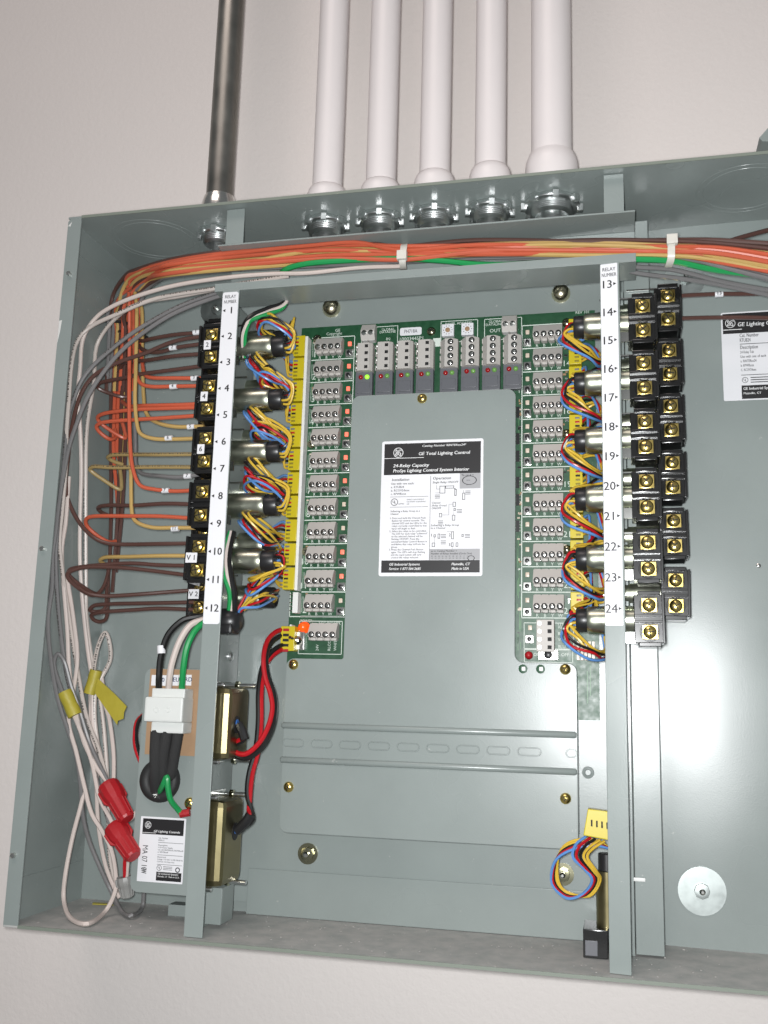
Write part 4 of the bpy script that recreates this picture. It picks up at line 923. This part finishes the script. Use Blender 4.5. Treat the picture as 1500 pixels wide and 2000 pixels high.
W_('white cable running behind the lower red wire nut into the coil', 'white', [(168, 1350, -.042), (170, 1430, -.044), (182, 1500, -.044), (186, 1560, -.044), (190, 1620, -.042), (205, 1690, -.038), (225, 1735, -.036), (235, 1752, -.036)])
W_('white cable running from the yellow band into the lower red wire nut', 'white', [(134, 1392, -.062), (150, 1430, -.062), (172, 1490, -.060), (190, 1560, -.058), (212, 1600, -.060), (222, 1622, -.062)])
W_('white cable dropping from the side bundle into the yellow band', 'white', [(124, 930, -.070), (118, 1020, -.070), (109, 1075, -.068), (115, 1140, -.068), (122, 1230, -.066), (128, 1320, -.064), (140, 1395, -.062), (158, 1450, -.060), (182, 1500, -.058), (207, 1535, -.058)])
W_('thin pale wire end leaning against the power supply plate', 'white', [(225, 1580, -.056), (245, 1605, -.058), (256, 1600, -.060), (262, 1590, -.060)], r=.0016)
# yellow tape
def tape(label, quads, name='tape_flag'):
    t = thing(name, label, 'tape', P(*quads[0][0], quads[0][4] if len(quads[0]) > 4 else -.06))
    for nm, q, Y, th in [(a[5], a[:4], a[4], a[6]) for a in quads]:
        put(MB().prism([P(x, y, Y) for x, y in q], (0, th, 0)), nm, 'yellow_tape', t, .0012 if th > .003 else 0)
    return t
def band(label, p0, p1, R0):
    a_, b_ = P(*p0), P(*p1); L = (b_ - a_).length; t = thing('tape_flag', label, 'tape', b_)
    put(MB().lathe(a_, b_ - a_, [(R0 * .9, .0002), (R0, 0), (R0 * 1.03, L * .2), (R0 * .96, L * .5), (R0 * 1.04, L * .8), (R0, L), (R0 * .9, L - .0002)], 18), 'band', 'yellow_tape', t, ang=60); return t
band('yellow tape band wrapped round the grey and white cables', (119, 1355, -.0665), (140, 1402, -.0645), .0052)
band('yellow tape flag with a torn loose end on the white cables', (179, 1314, -.0455), (167, 1360, -.0455), .0046)
tf = [o for o in COL.objects if o.get('label', '').startswith('yellow tape flag')][0]
mb = MB(); poly = [(182, 1330), (214, 1360), (239, 1386), (234, 1397), (233, 1410), (222, 1414), (221, 1422), (200, 1392), (177, 1359)]
put(MB().prism([P(x, y, -.0512 - .0025 * math.sin(max(0, x - 182) / 30)) for x, y in poly], (0, .0004, 0)), 'loose_end', 'yellow_tape', tf)
# wire nuts
def wirenut(label, p0, p1, m, R0, name='wire_nut'):
    a, b = Vector(p0), Vector(p1); ax = (b - a); L = ax.length; ax.normalize(); t = thing(name, label, 'wire nut', a)
    put(MB().lathe(a, ax, [(R0 * .82, .0006), (R0 * .92, 0), (R0, .002), (R0, L * .30), (R0 * .92, L * .40), (R0 * .80, L * .50), (R0 * .72, L * .95), (R0 * .60, L), (R0 * .3, L)], 12), 'body', m, t, ang=22)
    mb = MB(); u = ax.orthogonal().normalized(); v = ax.cross(u)
    for k in range(12):
        q = 2 * math.pi * k / 12; d = u * math.cos(q) + v * math.sin(q); mb.tube([a + ax * L * .50 + d * R0 * .79, a + ax * L * .93 + d * R0 * .72], .0005, 5, 1, False)
    put(mb, 'grip_ribs', m, t)
    mb = MB()
    for s in (1, -1):
        d = u * s; mb.prism([a + ax * L * .04 + d * R0 * .8, a + ax * L * .10 + d * R0 * 1.12, a + ax * L * .40 + d * R0 * 1.10, a + ax * L * .52 + d * R0 * .7], v * .0018)
    put(mb, 'wing', m, t, .0004)
wirenut('upper red wire nut joining the white cables', P(206, 1538, -.058), P(245, 1605, -.066), 'wirenut_red', .0082)
wirenut('lower red wire nut joining grey and white cables', P(220, 1618, -.064), P(260, 1676, -.072), 'wirenut_red', .0082)
wirenut('grey wire nut beside the foot of the power supply plate', P(243, 1712, -.052), P(250, 1752, -.050), 'wirenut_grey', .0062)
wire('red wire running into the grey wire nut', 'red', [P(244, 1660, -.046), P(243, 1690, -.050), P(244, 1722, -.052)], .0014)
wire('thin white wire running into the grey wire nut', 'white', [P(250, 1665, -.046), P(248, 1690, -.049), P(247, 1722, -.052)], .0013)

# ================================================================== FIELD WIRES to the relays
def FW(label, col, data, tag_=None):
    sl = []
    if tag_: c = P(tag_[0], tag_[1], tag_[2]); sl = [(c, (1, 0, .03), tag_[3])]
    return wire(label, col, [PW(*q) for q in data], WR * .94, 'field wires at the relays numbered 1 to 12', sleeves=sl)
E_ = -.068
FW('dark brown wire tagged at its end, into the relay at number 2', 'brown', [(392, 641, E_), (340, 647, E_), (290, 655, -.064), (265, 659, -.055), (250, 650, -.04), (246, 620, -.03)], (376, 641, E_ - .0005, '1'))
FW('brown wire sweeping from number 2 past the side wall to number 10', 'brown', [(392, 648, E_), (330, 658, -.070), (273, 682, -.074), (220, 703, -.077), (175, 728, -.079), (148, 766, -.079), (134, 820, -.079), (122, 890, -.078), (118, 940, -.076), (121, 975, -.074), (141, 1018, -.070), (168, 1048, -.066), (198, 1062, -.064), (240, 1066, -.064), (300, 1064, E_), (363, 1063, E_)])
FW('brown wire tagged 2 in its middle, below the dark brown one', 'brown', [(390, 663, E_), (340, 670, E_), (300, 680, -.066), (272, 678, -.06), (259, 665, -.052), (254, 640, -.04), (253, 600, -.03)], (329, 672, E_ - .0005, '2'))
FW('brown wire into the relay at number 3, lower entry', 'brown', [(390, 683, E_), (330, 690, E_), (275, 697, -.06), (235, 702, -.04), (222, 720, -.03)])
FW('brown wire into the relay at number 3, ending in a loop by the side wall', 'brown', [(388, 707, E_), (330, 716, E_), (262, 726, -.064), (230, 733, -.062), (190, 742, -.058), (181, 750, -.054), (196, 762, -.05), (225, 769, -.046), (243, 770, -.042)])
FW('orange wire tagged close to its end, upper one at number 4', 'orange', [(386, 732, E_), (330, 733, E_), (290, 733, -.066), (275, 726, -.062), (268, 705, -.056), (264, 660, -.048), (261, 600, -.04), (255, 570, -.04)], (371, 732, E_ - .0005, '3'))
FW('orange wire tagged in its middle, lower one at number 4', 'orange', [(386, 747, E_), (330, 749, E_), (285, 750, -.068), (263, 741, -.066), (257, 715, -.062), (254, 660, -.056), (252, 600, -.05), (250, 568, -.046)], (329, 749, E_ - .0005, '4'))
FW('short orange wire into the lower entry at number 5', 'orange', [(384, 783, E_), (330, 784, E_), (268, 788, -.062), (240, 789, -.05), (228, 780, -.04)])
FW('orange wire at number 5 with a folded slack loop, upper one', 'orange', [(384, 790, E_), (320, 792, E_), (260, 795, -.066), (200, 800, -.062), (182, 808, -.058), (180, 818, -.054), (196, 830, -.05), (231, 853, -.044), (233, 838, -.04), (226, 815, -.036)])
FW('orange wire at number 5 with a folded slack loop, lower one', 'orange', [(384, 806, E_), (310, 811, E_), (239, 817, -.066), (192, 822, -.064), (178, 830, -.062), (183, 842, -.058), (202, 856, -.052), (213, 852, -.046), (214, 835, -.04)])
FW('tan wire tagged at its end above the tan one at number 6', 'tan', [(388, 828, E_), (330, 828, E_), (290, 818, -.064), (273, 802, -.060), (270, 770, -.055), (268, 690, -.05), (268, 600, -.044), (258, 568, -.042)], (363, 829, E_ - .0005, '5'))
FW('tan wire tagged in its middle with a wide bend at number 6', 'tan', [(382, 852, E_), (330, 853, E_), (290, 852, -.070), (267, 845, -.070), (256, 825, -.069), (254, 780, -.068), (254, 700, -.066), (257, 600, -.058), (256, 565, -.052)], (319, 852, E_ - .0005, '6'))
FW('tan wire with dark printing into number 7, upper one', 'tan_print', [(380, 884, E_), (300, 885, E_), (255, 885, -.062), (210, 887, -.056), (199, 891, -.052), (212, 900, -.046), (228, 905, -.04)])
FW('tan wire with dark printing into number 7, making a long folded loop', 'tan_print', [(380, 910, E_), (300, 911, E_), (210, 911, -.066), (172, 910, -.064), (165, 917, -.062), (190, 938, -.056), (222, 955, -.05), (227, 946, -.046), (223, 915, -.04)])
FW('grey tagged wire bending down into number 8', 'gray', [(384, 924, E_), (340, 929, E_), (300, 929, -.064), (265, 922, -.056), (255, 905, -.05), (252, 860, -.044), (250, 760, -.04)], (356, 928, E_ - .0005, '7'))
FW('long orange wire dropping along the bundle into number 8', 'orange', [(376, 956, E_), (330, 957, E_), (290, 956, -.070), (262, 945, -.072), (249, 920, -.073), (244, 880, -.073), (242, 800, -.072), (243, 700, -.068), (246, 600, -.060), (244, 566, -.054)], (312, 957, E_ - .0005, '7'))
FW('brown wire into number 9 with a small loop', 'brown', [(372, 985, E_), (310, 982, E_), (250, 987, -.064), (200, 986, -.060), (182, 990, -.056), (185, 999, -.05), (198, 1006, -.045)])
FW('orange wire into number 9 with a deep open loop by the side wall', 'orange', [(370, 1013, E_), (300, 1010, E_), (240, 1008, -.068), (175, 1007, -.066), (159, 1013, -.064), (159, 1028, -.06), (178, 1046, -.054), (202, 1060, -.046), (214, 1058, -.04)])
FW('tan tagged wire bending down into number 10', 'tan', [(382, 1032, E_), (330, 1033, E_), (290, 1033, -.068), (262, 1026, -.068), (248, 1014, -.067), (243, 990, -.066), (243, 920, -.062), (241, 860, -.052)], (331, 1034, E_ - .0005, '11'))
FW('tan wire into number 11, the lowest tan one', 'tan', [(364, 1088, E_), (300, 1088, E_), (240, 1090, -.062), (195, 1091, -.056), (184, 1096, -.052), (192, 1104, -.046), (205, 1108, -.04)])
FW('brown wire into number 11, upper strand of the big slack loop', 'brown', [(362, 1108, E_), (300, 1106, E_), (240, 1104, -.070), (165, 1106, -.072), (130, 1114, -.074), (124, 1124, -.074), (140, 1140, -.070), (165, 1158, -.062), (176, 1163, -.056)])
FW('brown wire into number 11, lower strand of the big slack loop', 'brown', [(362, 1128, E_), (300, 1120, E_), (230, 1112, -.072), (155, 1110, -.075), (124, 1119, -.077), (128, 1136, -.075), (150, 1156, -.068), (174, 1165, -.058), (190, 1150, -.05), (200, 1120, -.044), (203, 1085, -.038)])
FW('brown wire below the tag V 1 ending in the big slack loop', 'brown', [(369, 1157, -.045), (320, 1159, -.050), (260, 1165, -.058), (200, 1168, -.064), (165, 1163, -.068), (142, 1148, -.070), (127, 1130, -.072)])
FW('brown wire below the tag V 2, upper one', 'brown', [(369, 1181, -.045), (300, 1181, -.048), (210, 1182, -.050), (175, 1186, -.050), (166, 1194, -.048), (180, 1199, -.044), (195, 1190, -.04), (198, 1150, -.036)])
FW('brown wire below the tag V 2, lower one with a flat loop', 'brown', [(368, 1196, -.045), (300, 1194, -.048), (250, 1195, -.050), (195, 1199, -.052), (168, 1205, -.050), (172, 1214, -.046), (186, 1217, -.042), (197, 1211, -.038), (198, 1170, -.034), (200, 1110, -.03)])
# the bundle of cut-over wires behind, down the corner
for i, (col, x0, x1, y1) in enumerate((('brown', 207, 203, 1095), ('orange', 214, 221, 1065), ('brown', 228, 208, 1160), ('tan', 223, 228, 950), ('orange', 220, 223, 905), ('brown', 236, 215, 1120), ('tan', 232, 222, 985))):
    wire('%s wire standing in the vertical bundle by the back corner' % col, col, [PW(x0 + 6, 640, -.018 - .004 * (i % 3)), PW(x0, 760, -.020 - .005 * (i % 3)), PW(x0 - 3, 880, -.022 - .005 * (i % 3)), PW((x0 + x1) / 2, (880 + y1) / 2, -.022 - .004 * (i % 3)), PW(x1, y1, -.020)], WR * .94, 'vertical bundle by the back corner')
for px, py in ((246, 645), (250, 652), (218, 626)):
    c = P(px, py, -.030); t = tag(put(MB().tube([c + Vector((-.012, 0, .002)), c + Vector((-.004, -.006, 0)), c + Vector((.006, -.006, -.001)), c + Vector((.013, .001, -.001))], .0014, 6), 'black_tie', 'black_plastic'), 'thin black tie round the vertical wire bundle', 'cable tie', 'black ties on the vertical bundle')
# right-hand field wires
wire('brown wire leaving the top relay by number 13, tagged with a white sleeve', 'brown', [P(1332, 573, -.036), P(1400, 572, -.034), P(1470, 573, -.034), P(1560, 572, -.034)], WR * .94, sleeves=[(P(1409, 572, -.0345), (1, 0, 0), '13')])
wire('brown wire crossing the sticker on the cabinet back', 'brown', [P(1332, 617, -.036), P(1400, 616, -.034), P(1470, 618, -.034), P(1560, 624, -.034)], WR * .94)

# ================================================================== POWER SUPPLY
YP = -.064
ps = thing('power_supply', 'grey power supply plate with brown insulator card, black grommet and white label', 'power supply', (.11, YP, .02))
xL = P(264, 1500, YP).x
zt, zb_ = P(300, 1312, YP).z, P(300, 1746, YP).z
put(MB().prism([(x, YP, z) for x, z in rounded(xL, zb_, .1285, zt, .006)], (0, .0014, 0)), 'plate', 'enamel', ps, .0004)
put(MB().box((xL + .002, YP + .0014, zb_ + .010), (xL + .0034, -.0096, zt - .01)), 'plate_side', 'enamel', ps)
a, b = P(285, 1313, YP), P(279, 1480, YP)
put(MB().box((a.x, YP - .0006, b.z), (.1283, YP, a.z)), 'insulator_card', 'fishpaper', ps)
for x0_, x1_, s in ((288, 317, '120'), (318, 340, 'NEU'), (341, 366, 'GRD')):
    a, b = P(x0_, 1325, YP), P(x1_, 1347, YP); q = put(MB().box((a.x, YP - .0009, b.z), (b.x - .0003, YP - .0006, a.z)), 'wire_tag', 'paper', ps)
    mb = MB(); text(mb, s, ((a.x + b.x) / 2 + .0010, YP - .0010, (a.z + b.z) / 2 - .0010), .0044, align='c', bold=.02); put(mb, 'lettering', 'blue_ink', q, double=False, smooth=False)
c = P(308, 1531, YP); put(MB().torus(c + Vector((0, -.0012, 0)), (0, 1, 0), .0108, .0046, 36, 12).lathe(c, (0, -1, 0), [(.0095, 0), (.0095, .0006)], 24), 'grommet', 'black_rubber', ps)
goldscrew(366, 1577, YP, .0042, ps, 'ground_screw')
a = P(272, 1599, YP); b = P(272, 1722, YP); ws = .0345
sk = Sticker(a.x, a.z, ws, a.z - b.z, YP - .0001, ps, 'white rating sticker on the power supply plate', .0004)
sk.band('ink', .05, .03, .96, .27, 'header_band'); monogram(sk.mb('paper_ink', 2), sk.X(.17), sk.Z(.13), .0024, sk.Y - .00033)
sk.text('paper_ink', 'GE Lighting Controls', .30, .235, .05, .88, shear=.2, bold=.02); sk.rect('paper_ink', .05, .245, .35, .252, 2)
for k, (s, v) in enumerate((('Cat. Number', .33), ('RPWR115', .365), ('Description', .44), ('115V Power Supply', .475), ('Use with RINTERxx24, RINTERxx48', .51), ('or RINTERxx8', .545), ('Electrical', .62), ('Voltage: 115 VAC +/-10% 50-60 Hz', .655), ('Current: 15 Amps max', .69))): sk.text('grey_ink', s, .42, v, .032, min(.98, .42 + .019 * len(s)))
for v in (.385, .575, .72): sk.rect('grey_ink', .42, v, .97, v + .006)
listed(sk.mb('grey_ink'), sk.X(.475), sk.Z(.775), .0019, sk.Y - .00026); ring(sk.mb('grey_ink'), (sk.X(.88), sk.Y - .00026, sk.Z(.79)), .0011, .0018)
for k in range(3): sk.rect('grey_ink', .56, .75 + k * .022, .76, .757 + k * .022)
sk.band('ink', .42, .835, .97, .97, 'footer_band'); sk.text('paper_ink', 'GE Industrial Systems', .45, .875, .038, .90, shear=.2); sk.text('paper_ink', 'Plainville, CT  Made in U.S.A.', .45, .915, .034, .93, shear=.2)
text(sk.mb('ink', 2), 'MA 07 19', (sk.X(.085), sk.Y - .00033, sk.Z(.44)), .0058, ux=(0, 0, -1), uy=(1, 0, 0), width=.0170)
text(sk.mb('ink', 2), 'GW', (sk.X(.085), sk.Y - .00033, sk.Z(.78)), .0058, ux=(0, 0, -1), uy=(1, 0, 0), width=.0042, bold=.03)
sk.done()
# nylon connector with its sleeved leads
nc = thing('nylon_connector', 'milky white nylon connector in front of the brown insulator card', 'connector', P(310, 1440, -.075))
Yn = -.082
def pbox(px0, py0, px1, py1, Y0, Y1):
    a, b = P(px0, (py0 + py1) / 2, Y0), P(px1, (py0 + py1) / 2, Y0); c, d = P((px0 + px1) / 2, py0, Y0), P((px0 + px1) / 2, py1, Y0)
    return MB().box((a.x, Y0, d.z), (b.x, Y1, c.z))
put(pbox(287, 1352, 352, 1378, Yn + .002, YP - .0012), 'upper_shell', 'nylon', nc, .0010)
put(pbox(273, 1369, 348, 1418, Yn - .0015, YP - .0012), 'middle_shell', 'nylon', nc, .0014)
put(pbox(287, 1418, 350, 1440, Yn + .002, YP - .0012), 'lower_shell', 'nylon', nc, .0010)
for px in (297, 320): c = P(px, 1394, Yn - .0015); put(MB().torus(c, (0, 1, 0), .0016, .0004, 14, 6).box(c + Vector((-.0036, -.0003, -.0003)), c + Vector((-.002, 0, .0003))), 'latch', 'nylon', nc)
bs = thing('sleeved_leads', 'black braided sleeves running from the nylon connector into the grommet', 'sleeve', P(310, 1530, -.07))
for k, (xt, xm, xb_) in enumerate(((298, 297, 300), (319, 312, 308), (341, 334, 320))):
    put(MB().tube([P(xt, 1436, -.076), P(xm, 1480, -.079 + .002 * k), P((xm + xb_) / 2, 1520, -.076 + .002 * k), P(xb_, 1552 - 16 * k, -.066)], .0044 - .0003 * k, 12, 8), 'sleeve', 'braid', bs, double=False)
mb = MB(); rf = random.Random(9)
for k in range(26):
    px, py = (322, 1516) if k % 2 else (302, 1558); c = P(px, py, -.071); mb.tube([c, c + Vector((rf.uniform(-.003, .003), -.001, rf.uniform(-.003, .003)))], .00016, 4, 1, False)
o = put(mb, 'frayed_ends', 'steel', bs); o['kind'] = 'stuff'
gw = wire('green ground wire curling from the grommet to the red ring terminal', 'green', [P(304, 1556, -.066), P(314, 1540, -.075), P(319, 1524, -.078), P(322, 1545, -.078), P(330, 1570, -.074), P(341, 1588, -.069), P(350, 1597, -.067)], .0020)
put(MB().tube([P(347, 1597, -.067), P(366, 1594, -.066)], .0027, 10, 1, False), 'ring_terminal', 'wirenut_red', gw)
for col, lb, ps_ in (('black', 'black line wire from the post into the nylon connector', [(398, 1208, -.070), (375, 1210, -.074), (345, 1217, -.078), (318, 1246, -.080), (306, 1288, -.080), (302, 1330, -.080), (301, 1358, -.076)]),
                     ('white', 'white neutral wire from the post into the nylon connector', [(402, 1212, -.070), (385, 1216, -.076), (362, 1228, -.080), (340, 1260, -.083), (326, 1300, -.083), (321, 1330, -.081), (320, 1358, -.076)]),
                     ('green', 'green ground wire from the post into the nylon connector', [(404, 1218, -.070), (388, 1224, -.078), (370, 1240, -.083), (356, 1272, -.085), (350, 1310, -.084), (347, 1335, -.081), (346, 1358, -.076)])):
    wire(lb, col, [P(*q) for q in ps_], .0023, 'mains wires at the power supply', sleeves=[(P(305, 1275, -.0805), (.1, 0, -1), None)] if col == 'black' else [])
for i, (px, col) in enumerate(((262, 'red'), (265, 'black'))):
    wire('%s lead looping out behind the edge of the power supply plate' % col, col, [PW(275, 1400, -.055), PW(px - 2, 1415, -.056), PW(px - 8, 1440, -.057), PW(px - 5, 1465, -.057), PW(px + 6, 1495, -.055), PW(278, 1510, -.052)], .0014)
# transformers on the inner side of the post
def transformer(label, py0, py1, hole_py, gname):
    z1, z0 = PX(460, py0, .150).z, PX(460, py1, .150).z; t = thing('transformer', label, 'transformer', (.14, -.066, z0), 'transformers of the power supply'); zm = (z0 + z1) / 2
    put(MB().box((.1306, -.0880, z0), (.1505, -.0490, z1)), 'bell_cover', 'bronze_bell', t, .0045)
    put(MB().box((.1304, -.0900, z0 - .004), (.1318, -.0400, z1 + .004)), 'mounting_plate', 'steel', t, .0004)
    h = PX(456, hole_py, .1507); put(MB().lathe((.1503, h.y, h.z), (1, 0, 0), [(.0060, 0), (.0060, .0004), (.0048, .0005)], 20), 'lead_hole', 'black_rubber', t)
    put(MB().lathe((.1508, h.y, h.z + .001), (1, 0, 0), [(.0028, 0), (.0024, .0006)], 12), 'coil_varnish', 'blue_varnish', t)
    for z in (z0 - .0015, z1 + .0015):
        for y, xe in ((-.0845, .143), (-.0520, .155)):
            s = put(MB().lathe((.1318, y, z), (1, 0, 0), [(.0016, 0), (.0016, xe - .1318), (.0011, xe - .1312)], 12), 'stud', 'zinc', t)
            put(MB().lathe((.1320 + (xe - .1318) * .35, y, z), (1, 0, 0), [(.0032, 0), (.0032, .0026)], 6), 'nut', 'chromate' if y > -.06 else 'zinc', s)
    return Vector((.1505, h.y, h.z))
h1 = transformer('bronze transformer bell bolted to the post, with leads curling up from its hole', 1352, 1492, 1425, 0)
h2 = transformer('bronze transformer bell nearest the cabinet floor', 1568, 1726, 1632, 0)
# output leads to the board's supply plug
lp = thing('supply_harness', 'yellow five-way plug with twisted red and black supply leads', 'wire harness', (.17, -.03, .19))
a, b = P(546, 1232, YB - .008), P(571, 1283, YB - .008)
put(MB().box((a.x - .0005, YB - .0105, b.z + .001), (b.x - .0002, YB - .0002, a.z + .0006)), 'plug', 'yellow_plug', lp, .0005)
for j in range(5): z = a.z - .0022 - j * .0038; put(MB().box((a.x + .0014, YB - .0109, z - .0010), (a.x + .0060, YB - .0104, z + .0010)), 'contact', ('wirenut_red', 'dark_hole', 'dark_hole', 'dark_hole', 'wirenut_red')[j], lp)
LR = .0018
def lead(col, pts): put(MB().tube(pts, LR, 8, 6), 'lead', 'jacket_' + col, lp, double=False)
lead('red', [P(551, 1236, YB - .006), P(533, 1241, -.034), P(516, 1258, -.042), P(508, 1290, -.050), P(511, 1330, -.056), P(522, 1365, -.060), P(526, 1395, -.063), P(518, 1430, -.067), P(500, 1462, -.070), P(476, 1482, -.071), P(456, 1480, -.070), P(446, 1465, -.068), h1 + Vector((.006, 0, -.008)), h1 + Vector((.001, 0, 0))])
lead('black', [P(551, 1246, YB - .006), P(535, 1253, -.033), P(520, 1268, -.040), P(513, 1295, -.048), P(517, 1330, -.053), P(529, 1365, -.057), P(532, 1395, -.060), P(526, 1432, -.064), P(508, 1468, -.068), P(480, 1490, -.069), P(456, 1487, -.069), P(447, 1470, -.068), h1 + Vector((.006, .001, -.009)), h1 + Vector((.001, .001, 0))])
lead('red', [P(551, 1275, YB - .006), P(538, 1280, -.033), P(522, 1293, -.040), P(510, 1316, -.047), P(504, 1360, -.052), P(504, 1420, -.054), P(499, 1475, -.056), P(488, 1520, -.058), P(484, 1555, -.060), P(482, 1590, -.062), h2 + Vector((.010, -.002, .010)), h2 + Vector((.004, -.001, .003)), h2 + Vector((.001, 0, 0))])
lead('black', [P(551, 1266, YB - .006), P(538, 1271, -.034), P(520, 1286, -.041), P(505, 1312, -.048), P(498, 1360, -.053), P(498, 1420, -.055), P(493, 1475, -.057), P(481, 1520, -.059), P(478, 1560, -.061), P(487, 1595, -.062), h2 + Vector((.012, 0, .008)), h2 + Vector((.005, .001, .002)), h2 + Vector((.001, .001, 0))])
put(MB().tube([h2 + Vector((.011, -.001, .012)), h2 + Vector((.008, -.001, .007)), h2 + Vector((.001, 0, .0005))], .0036, 10, 6), 'heat_shrink', 'black_plastic', lp)
put(MB().tube([h1 + Vector((.0065, 0, -.010)), h1 + Vector((.004, 0, -.004)), h1 + Vector((.001, 0, .0005))], .0032, 10, 6), 'heat_shrink', 'black_plastic', lp)
# mains leads along the inner side of the post and the black boot
for k, col in enumerate(('black', 'white', 'green')):
    o = k * 5
    wire('%s mains wire coming out of the trough beside number 1' % col, col, [P(560, 560, -.066), P(549 - o * .2, 580 + o * .8, -.068), P(520, 593 + o, -.074), P(488 - o * .4, 604 + o, -.080), P(471 + o * .6, 622 + o * .6, -.082), P(466 + o * .5, 650, -.080), P(466 + o * .4, 690, -.072)], .0017, 'mains wires beside number 1')
    wire('%s mains wire running down the post into the black boot' % col, col, [P(446 - o * .5, 1040, -.080), P(438 - o, 1085, -.086), P(441 - o, 1127, -.086), P(451 - o, 1165, -.084), P(449 - o, 1205, -.080)], .0021, 'mains wires at the black boot')
bt = thing('rubber_boot', 'black rubber boot on the post below the last relay', 'boot', P(440, 1240, -.07))
c0, c1 = P(426, 1196, -.082), P(458, 1242, -.082)
put(MB().lathe((.1305, -.077, (c0.z + c1.z) / 2), (1, 0, 0), [(.0078, 0), (.0092, .006), (.0094, .013), (.0080, .018), (.0050, .0205)], 20), 'boot', 'black_plastic', bt, ang=60)
put(MB().box((.1306, -.0865, c1.z - .0012), (.1480, -.070, c1.z + .006)), 'strain_relief', 'black_plastic', bt, .0018)

# ================================================================== STICKER on the cabinet's back sheet
a, b = P(1413, 612, bow(.485)), P(1418, 782, bow(.485))
s3 = Sticker(a.x, a.z + .0012, .076, a.z - b.z + .001, -.0054, tub, 'white sticker printed Cat. Number RTUB24 on the cabinet back', .0012)
s3.band('ink', .015, .015, .985, .245, 'header_band'); monogram(s3.mb('paper_ink', 2), s3.X(.085), s3.Z(.125), .0036, s3.Y - .00033); s3.rect('paper_ink', .015, .195, .19, .203, 2)
s3.text('paper_ink', 'GE Lighting Controls', .15, .165, .065, .60, shear=.1, bold=.02)
for s, v, h, u1 in (('Cat. Number', .29, .058, .34), ('RTUB24', .345, .058, .265), ('Description', .425, .058, .33), ('24 Relay Tub', .475, .042, .29), ('Use with one of each', .525, .042, .40), ('a. RINTERxx24', .575, .042, .31), ('b. RPWRxxx', .625, .042, .285), ('C. RCOV24xxx', .675, .042, .305)): s3.text('grey_ink', s, .165, v, h, u1)
s3.rect('grey_ink', .165, .365, .96, .372); s3.rect('grey_ink', .165, .715, .96, .722)
listed(s3.mb('grey_ink'), s3.X(.20), s3.Z(.775), .0022, s3.Y - .00026)
for k in range(3): s3.rect('grey_ink', .25, .745 + k * .026, .45, .755 + k * .026)
s3.band('ink', .165, .835, .985, .985, 'footer_band'); s3.text('paper_ink', 'GE Industrial Systems', .18, .885, .042, .48, bold=.02); s3.text('paper_ink', 'Plainville, CT', .18, .935, .034, .34)
s3.done()

# ================================================================== corner of the neighbouring cover on the wall
pts = [P(x, y, -.055) for x, y in ((1474, 277), (1536, 206), (1660, 204), (1660, 302), (1480, 284))]
nb = tag(put(MB().prism(pts, (0, .0575, 0)), 'wall_cover', 'enamel', None, .0006), 'grey metal cover corner on the wall above the cabinet', 'cover')
